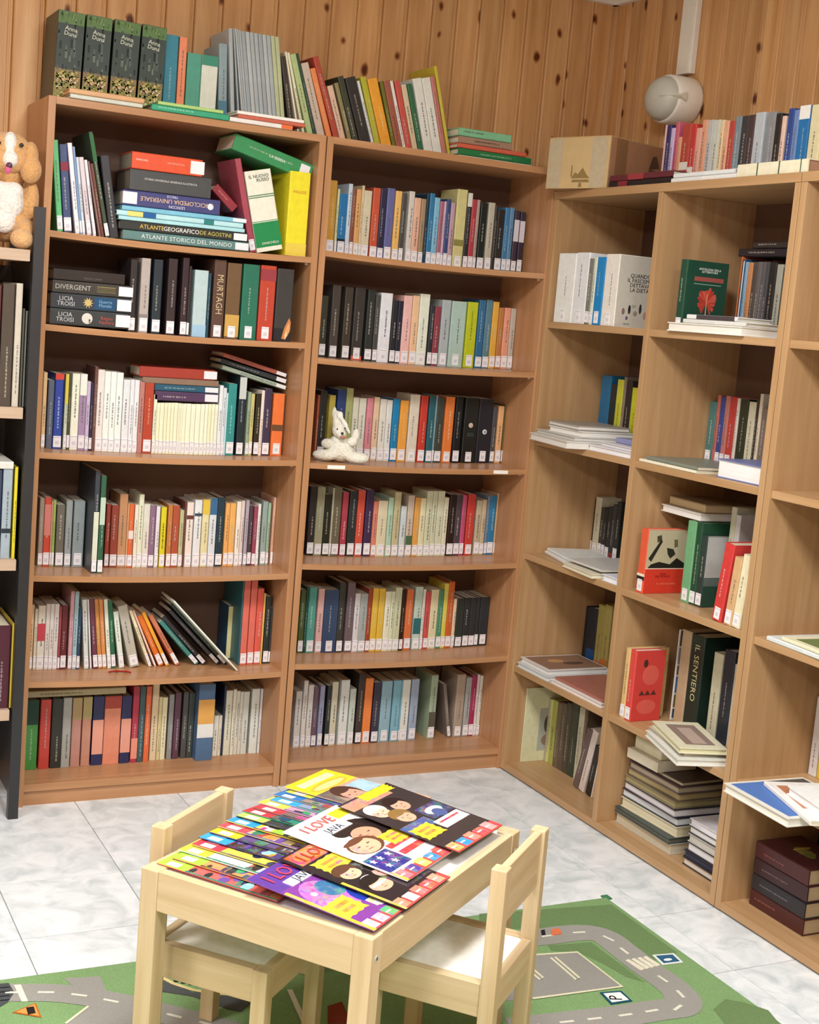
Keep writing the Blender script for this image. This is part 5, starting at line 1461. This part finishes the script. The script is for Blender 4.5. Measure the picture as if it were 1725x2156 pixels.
bevel(tag(bx('folder_box', 1.83, 1.9, -1.085, -.9, z+.0014, z+.085, 'card', None, 'b09c80'), 'tan folder box standing behind the cream carton, bottom middle cell', 'box'))
G9 = 'books in the small pile by the divider, bottom middle cell'
z = ZC[4]
for i, (c, pc, th, nm) in enumerate((('3a3434', 'e4ddd4', .022, 'brown'), ('2c2e40', '3a3c50', .02, 'navy'), ('2c2830', 'e8e8ea', .026, 'black'), ('b8b8b4', 'd0ccc0', .024, 'grey'), ('34343a', 'eeeeee', .022, 'dark edged'), ('d8d6dc', 'ececee', .02, 'white'))):
    flat(1.655+.003*(i > 1), -1.212-.008*(i > 1), .185-.01*(i > 1), th, .14, z, c, nm+' book, '+(ordw(i+1)+' from the bottom' if i else 'lowest')+' of small pile, bottom middle cell', G9, side='C', rot=rb.uniform(-1, 1), fore=True, paper=pc); z += th+.0006
row('C', (1260, 1540, 5.673), ZC[4], 1.868, '1195 1225 545 d8d4cc d.06 n\n1228 1330 560 2c3440 d.06 n t', cell(1, 4), 0, **HB, **K2)
# right-hand unit, only its left column shows
G10 = 'magazines lying in the right-hand unit'
flat(1.60, -1.50, .26, .012, .2, ZC[2], 'd4dcdc', 'pale magazine at front of third right cell', G10, side='C', rot=-2, hard=False, name='magazine_issue', cat='magazine')
fb = flat(1.603, -1.55, .25, .009, .2, ZC[2]+.0128, 'e4e0c0', 'cream magazine with food photo, third right cell', G10, side='C', rot=-4, hard=False, name='magazine_issue', cat='magazine')
w, d, h = cover_side(fb); bx('cover_photo', -.0006, .0004, .02, d-.02, .03, h-.02, 'print', fb, '6c7c4c'); MB().ball((-.0008, d*.45, h*.35), (.0006, .03, .03), 'd8b088').build('cover_photo_detail', 'print', fb)
flat(1.60, -1.70, .12, .03, .1, ZC[1], 'e4e2c8', 'cream book at the right edge, second right cell', G10, side='C', fore=True)
fb = flat(1.497, -1.525, .25, .022, .25, ZC[3], 'e4e2da', 'large blue photo magazine jutting out, fourth right cell', G10, side='C', rot=-3, fore=True, paper='e8e6dc', name='magazine_issue', cat='magazine')
w, d, h = cover_side(fb); bx('cover_photo', -.0006, .0004, .012, d-.012, .012, h-.012, 'print', fb, '4c78c0'); bx('cover_photo_detail', -.0009, .0004, .012, d*.55, h*.55, h-.012, 'print', fb, '55524c')
fb = flat(1.585, -1.57, .27, .012, .2, ZC[3]+.0226, 'ecebe8', 'open white magazine with orange photo, fourth right cell', G10, side='C', rot=-18, hard=False, name='magazine_issue', cat='magazine')
w, d, h = cover_side(fb); bx('cover_photo', -.0006, .0004, .02, d*.7, .03, h*.7, 'print', fb, 'b87c5c')
fb = flat(1.575, -1.665, .22, .022, .16, ZC[3]+.0352, 'f0f2f2', 'white book with blue triangle topmost, fourth right cell', G10, side='C', rot=-12, fore=True, paper='f4f4f4')
w, d, h = cover_side(fb); bx('cover_mark', -.0006, .0004, .03, .09, h*.2, h*.7, 'print', fb, '1c5cb0')
row('C', (1500, 1300, 5.133), ZC[3], 1.83, '1030 1110 870 d4d0d0\n1120 1300 980 d8b830\n1310 1500 900 c8c0b0', cell(2, 3), 0, **HB, depth=.09)
z = ZC[4]
for i, (c, nm, tc_) in enumerate((('4c2424', 'dark red', 'b86a60'), ('2c2a30', 'black', '9a9a9c'), ('40262c', 'maroon', 'a89090'), ('54282c', 'dark red', 'c87870'))):
    o = flat(1.662, -1.487, .2, .043, .15, z, c, nm+' gilt book, '+('lowest', 'second', 'third', 'topmost')[i]+' of the dark pile at the lower right', 'dark books piled in the right-hand unit', side='C', rot=rb.uniform(-.6, .6), title=1, tcol=tc_, paper='c0aa84'); z += .0436
w, d, h = cover_side(o); MB().ball((-.0004, d*.5, h*.5), (.0008, .02, .035), '8c8440').ball((-.0006, d*.55, h*.4), (.0008, .03, .008), 'b0a048').ball((-.0006, d*.45, h*.62), (.0008, .012, .02), '6c7434').build('cover_emblem', 'print', o)
row('C', (1490, 1600, 5.39), ZC[4], 1.84, '1150 1330 880 22242a t', cell(2, 4), 0, **HB, depth=.09)

# ================================================================== books in the black unit
BUP = 'in black shelf unit'
def bu_row(zs, data, place, front=-.355):
    row('A', (0, 0, 1), zs, front, data, place, 0, **HB, depth=.2, hi=-.0455)
bu_row(ZBU[1], '-70 -30 640 6a5048\n-28 -6 600 5a2c30\n-4 22 598 4a4038\n24 38 597 c4bcae\n40 44 650 4c4c40\n46 52 655 6a6c68\n54 69 656 9cd4c8 b6a8480:.4:.7', 'on the second board '+BUP)
bu_row(ZBU[2], '-60 -30 1000 4a5a78\n-28 -2 990 34405c\n0 20 985 98a8b4 b28303c:.28:.33\n24 44 984 d8c828 T3a3a20\n46 56 990 5c2c30', 'on the third board '+BUP)
bu_row(ZBU[3], '-60 -40 1330 6a4a44\n-38 -18 1320 44303c\n-16 18 1318 4c2030\n19 37 1313 d0b840', 'on the lowest board '+BUP)
flat(-.32, -.36, .26, .02, .2, ZBU[2]+.245, 'd8d4cc', 'white book lying across upright books in the black shelf unit', 'flat books in the black unit')

# ================================================================== lamp, trunking, carton
lp = empty('wall_lamp', T(XW, -.47, 2.21)); tag(lp, 'white oval bulkhead lamp with visor on the right wall', 'lamp')
def disc_ring(prof, n=32, sy=1, sz=1):
    """prof: (distance from wall, radius); axis towards -x"""
    b = MB(); k = len(prof)
    vs = [(-p, r*sy*math.cos(2*math.pi*j/n), r*sz*math.sin(2*math.pi*j/n)) for p, r in prof for j in range(n)]
    fs = [(i*n+j, i*n+(j+1) % n, (i+1)*n+(j+1) % n, (i+1)*n+j) for i in range(k-1) for j in range(n)]
    return b, vs, fs
b, vs, fs = disc_ring([(0, .06), (0, .084), (.01, .088), (.085, .086), (.092, .08), (.092, .07)], sy=1.0, sz=.86); b.add(vs, fs, 'f0ece2'); b.build('housing', 'plastic', lp, smooth=True)
b, vs, fs = disc_ring([(.08, .0795), (.1, .0775), (.118, .066), (.13, .044), (.136, .02), (.138, .0005)], sy=1.0, sz=.86); b.add(vs, fs, 'c4c6bc'); b.build('diffuser', 'plastic', lp, smooth=True)
MB().add([(-.09, -.06, .02), (-.09, -.06, -.018), (-.07, -.092, -.012), (-.07, -.092, .014), (-.14, -.04, .0), (-.098, -.094, .0)],
         [(0, 1, 4), (1, 2, 5, 4), (2, 3, 5), (3, 0, 4, 5)], 'e4e2d4').build('lug', 'plastic', lp)
tk = empty('cable_trunking', T(XW, -.46, 2.43)); tag(tk, 'white vertical cable trunking above the wall lamp', 'trunking')
bevel(MB().box(-.022, 0, -.036, .036, -.135, .14, 'f0ede6').build('channel', 'plastic', tk), .003); bevel(MB().box(-.026, -.022, -.03, .03, -.135, .14, 'ece8de').build('lid', 'plastic', tk), .001)
bxo = empty('cardboard_box', T(1.529, -.345, HC+.0006) @ RZ(-72)); tag(bxo, 'brown cardboard box sealed with clear tape on the shelving top', 'box')
Lb, Db, Hb = .238, .27, .152
def panel(name, x0, x1, y0, y1, z0, z1, c, mat='card'): return MB().box(x0, x1, y0, y1, z0, z1, c).build(name, mat, bxo)
panel('front_panel', 0, Lb, 0, .004, 0, Hb, 'c4a878'); panel('back_panel', 0, Lb, Db-.004, Db, 0, Hb, 'a8825c')
panel('side_panel', 0, .004, .004, Db-.004, 0, Hb, 'a8825c'); panel('side_panel', Lb-.004, Lb, .004, Db-.004, 0, Hb, 'a87c5c'); panel('bottom_panel', .004, Lb-.004, .004, Db-.004, 0, .004, 'a8825c')
panel('top_flap', .001, Lb-.001, .001, Db/2-.001, Hb, Hb+.003, 'bc9c6c'); panel('top_flap', .001, Lb-.001, Db/2+.001, Db-.001, Hb, Hb+.003, 'b4946a')
for xa, xb in ((.004, .055), (.17, .228)): MB().box(xa, xb, -.0007, 0, .002, Hb-.001, 'b8a98c').build('tape', 'glossy', bxo)
MB().box(Lb, Lb+.0007, .03, .085, .001, Hb, '8c6848').build('tape', 'glossy', bxo)
lg = MB(); c = '8c7444'
for pts in ([(.098, .03), (.112, .048), (.124, .042), (.14, .062), (.158, .04), (.17, .03)], [(.1, .018), (.17, .018), (.166, .026), (.104, .026)], [(.128, .004), (.142, .004), (.14, .016), (.13, .016)], [(.095, .035), (.101, .035), (.1, .07), (.096, .07)]):
    lg.add([(x, -.0005, z_) for x, z_ in pts], [tuple(range(len(pts)))], c)
lg.build('printed_mark', 'print', bxo)
lg = MB()
for pts in ([(.2, .08), (.215, .12), (.235, .125), (.255, .09)], [(.2, .068), (.258, .068), (.255, .08), (.202, .08)]): lg.add([(Lb+.0006, y_, z_) for y_, z_ in pts], [tuple(range(len(pts)))], '5c4438')
lg.build('printed_mark', 'print', bxo)

# ================================================================== plush toys
def soft(name, parent, balls, mat='plush', M=None):
    """balls (centre, radii, colour) fused into one skin by remeshing"""
    b = MB()
    for c, r, col, *m in balls: b.ball(c, r, col, 20, 14, m[0] if m else None)
    o = b.build(name, mat, parent, M, smooth=True)
    rm = o.modifiers.new('fuse', 'REMESH'); rm.mode = 'VOXEL'; rm.voxel_size = .0045; rm.use_smooth_shade = True
    sm = o.modifiers.new('smooth', 'SMOOTH'); sm.iterations = 6; sm.factor = .5
    return o
def set_col(o, col):
    # remeshing drops face colours: give the part its own plush material of that colour
    k = 'plush_'+col
    if k not in MATS:
        m, N, L, P = nmat(k); tc_ = N.new('ShaderNodeTexCoord'); n1 = N.new('ShaderNodeTexNoise'); n1.inputs['Scale'].default_value = 140; n1.inputs['Detail'].default_value = 6
        L.new(tc_.outputs['Object'], n1.inputs['Vector']); l = lin(col); r = ramp(N, [(.3, tuple(x*.78 for x in l[:3])+(1,)), (.65, l)]); L.new(n1.outputs[0], r.inputs[0]); L.new(r.outputs[0], P.inputs['Base Color'])
        P.inputs['Roughness'].default_value = .95; P.inputs['Sheen Weight'].default_value = .3
        bp = N.new('ShaderNodeBump'); bp.inputs['Strength'].default_value = .8; bp.inputs['Distance'].default_value = .006; L.new(n1.outputs[0], bp.inputs['Height']); L.new(bp.outputs[0], P.inputs['Normal']); MATS[k] = m
    o.data.materials.clear(); o.data.materials.append(MATS[k]); return o
dg = empty('plush_dog', T(-.092, -.262, ZBU[0]+.0005) @ RZ(-10) @ Matrix.Diagonal((1.06, 1, 1.02, 1))); tag(dg, 'tan and white plush dog with floppy ears sitting on black unit', 'plush toy')
set_col(soft('body', dg, [((0, 0, .1), (.062, .055, .085), 'd8a468'), ((-.05, -.04, .04), (.03, .05, .04), 'd8a468'), ((.05, -.04, .04), (.03, .05, .04), 'd8a468'), ((0, 0, .2), (.05, .045, .05), 'd8a468'), ((-.06, -.02, .13), (.02, .025, .05), 'd8a468'), ((.062, -.02, .13), (.018, .025, .05), 'd8a468')]), 'dca668')
set_col(soft('chest_fur', dg, [((.002, -.036, .118), (.042, .028, .052), 'f4f0ea'), ((-.002, -.042, .07), (.028, .02, .034), 'e8e4e0'), ((.018, -.044, .145), (.024, .02, .026), 'f6f2ee'), ((-.018, -.044, .145), (.024, .02, .026), 'f6f2ee')]), 'f0ece6')
set_col(soft('head', dg, [((0, -.02, .25), (.058, .05, .046), 'd8a468'), ((0, -.04, .225), (.05, .034, .034), 'd8a468')]), 'e0ac70')
set_col(soft('face_blaze', dg, [((.004, -.052, .262), (.018, .022, .034), 'ffffff'), ((.006, -.066, .225), (.02, .016, .022), 'ffffff')]), 'f6f2ec')
for s in (-1, 1):
    set_col(soft('ear', dg, [((s*.054, -.032, .238), (.02, .03, .04), 'd8a468'), ((s*.056, -.046, .205), (.027, .028, .036), 'd8a468')]), 'dba566')
    set_col(soft('paw', dg, [((s*.042, -.08, .026), (.03, .032, .026), 'd8a468')]), 'e0ae74')
    MB().ball((s*.027+.004, -.069, .262), (.0055, .004, .0055), '1c1816').build('eye', 'glossy', dg, smooth=True)
MB().ball((.004, -.083, .207), (.008, .006, .008), '5c3048').build('nose', 'glossy', dg, smooth=True); MB().ball((.002, -.082, .197), (.008, .006, .011), 'd8608c').build('tongue', 'plush', dg, smooth=True)
zr = shelf_z(ZB[2], .12, PT, WA-PT)
rbt = empty('plush_rabbit', T(.952, -.235, zr+.0005) @ RZ(-24)); tag(rbt, 'small white plush rabbit slumped against books on the corner bookcase', 'plush toy')
WH = 'eceadb'
set_col(soft('body', rbt, [((0, 0, .035), (.042, .032, .034), WH), ((-.01, 0, .06), (.028, .024, .03), WH), ((-.05, -.02, .02), (.04, .02, .018), WH), ((.05, -.025, .02), (.04, .02, .018), WH)]), WH)
set_col(soft('arm', rbt, [((-.042, -.008, .055), (.024, .016, .017), WH)]), WH); set_col(soft('arm', rbt, [((.03, -.012, .065), (.02, .015, .015), WH), ((.042, -.012, .088), (.013, .013, .022), WH)]), WH)
set_col(soft('head', rbt, [((-.012, -.012, .1), (.022, .022, .026), WH), ((-.004, -.024, .088), (.018, .018, .013), WH), ((-.02, -.005, .13), (.016, .013, .03), WH)]), WH)
set_col(soft('ear', rbt, [((-.012, -.016, .145), (.012, .008, .014), WH), ((.004, -.022, .122), (.009, .007, .022), WH, Matrix.Rotation(math.radians(-35), 3, 'Y')), ((.016, -.024, .102), (.006, .006, .016), WH, Matrix.Rotation(math.radians(-35), 3, 'Y'))]), 'f4f2e8')
set_col(soft('ear', rbt, [((-.03, -.004, .15), (.009, .007, .022), WH)]), WH)
MB().ball((-.001, -.044, .093), (.0045, .004, .004), '1a1818').build('nose', 'glossy', rbt, smooth=True); MB().ball((.002, -.040, .081), (.009, .005, .005), 'b87868').build('mouth', 'plush', rbt, smooth=True)
MB().ball((-.017, -.034, .104), (.0025, .002, .0025), '2a2624').build('eye', 'glossy', rbt, smooth=True); MB().ball((.006, -.036, .108), (.0028, .002, .0028), '2a2624').build('eye', 'glossy', rbt, smooth=True)
# red bookmark ribbon on the fifth shelf
xr_ = along(245, 0, (0, -.19, ZA[4])); zz = shelf_z(ZA[4], xr_, PT, WA-PT)
rib = MB(); pts = [(-.03, 0, .0006), (-.012, -.006, .004), (.004, -.002, .002), (.02, -.012, .0035), (.034, -.016, .0008)]
for p, q in zip(pts, pts[1:]): rib.tube(p, q, .0028, .0026, 'a02018', 6)
tag(rib.build('bookmark_ribbon', 'matte', None, T(xr_, -.215, zz+.0024)), 'red bookmark ribbon on the fifth shelf of left bookcase', 'ribbon')
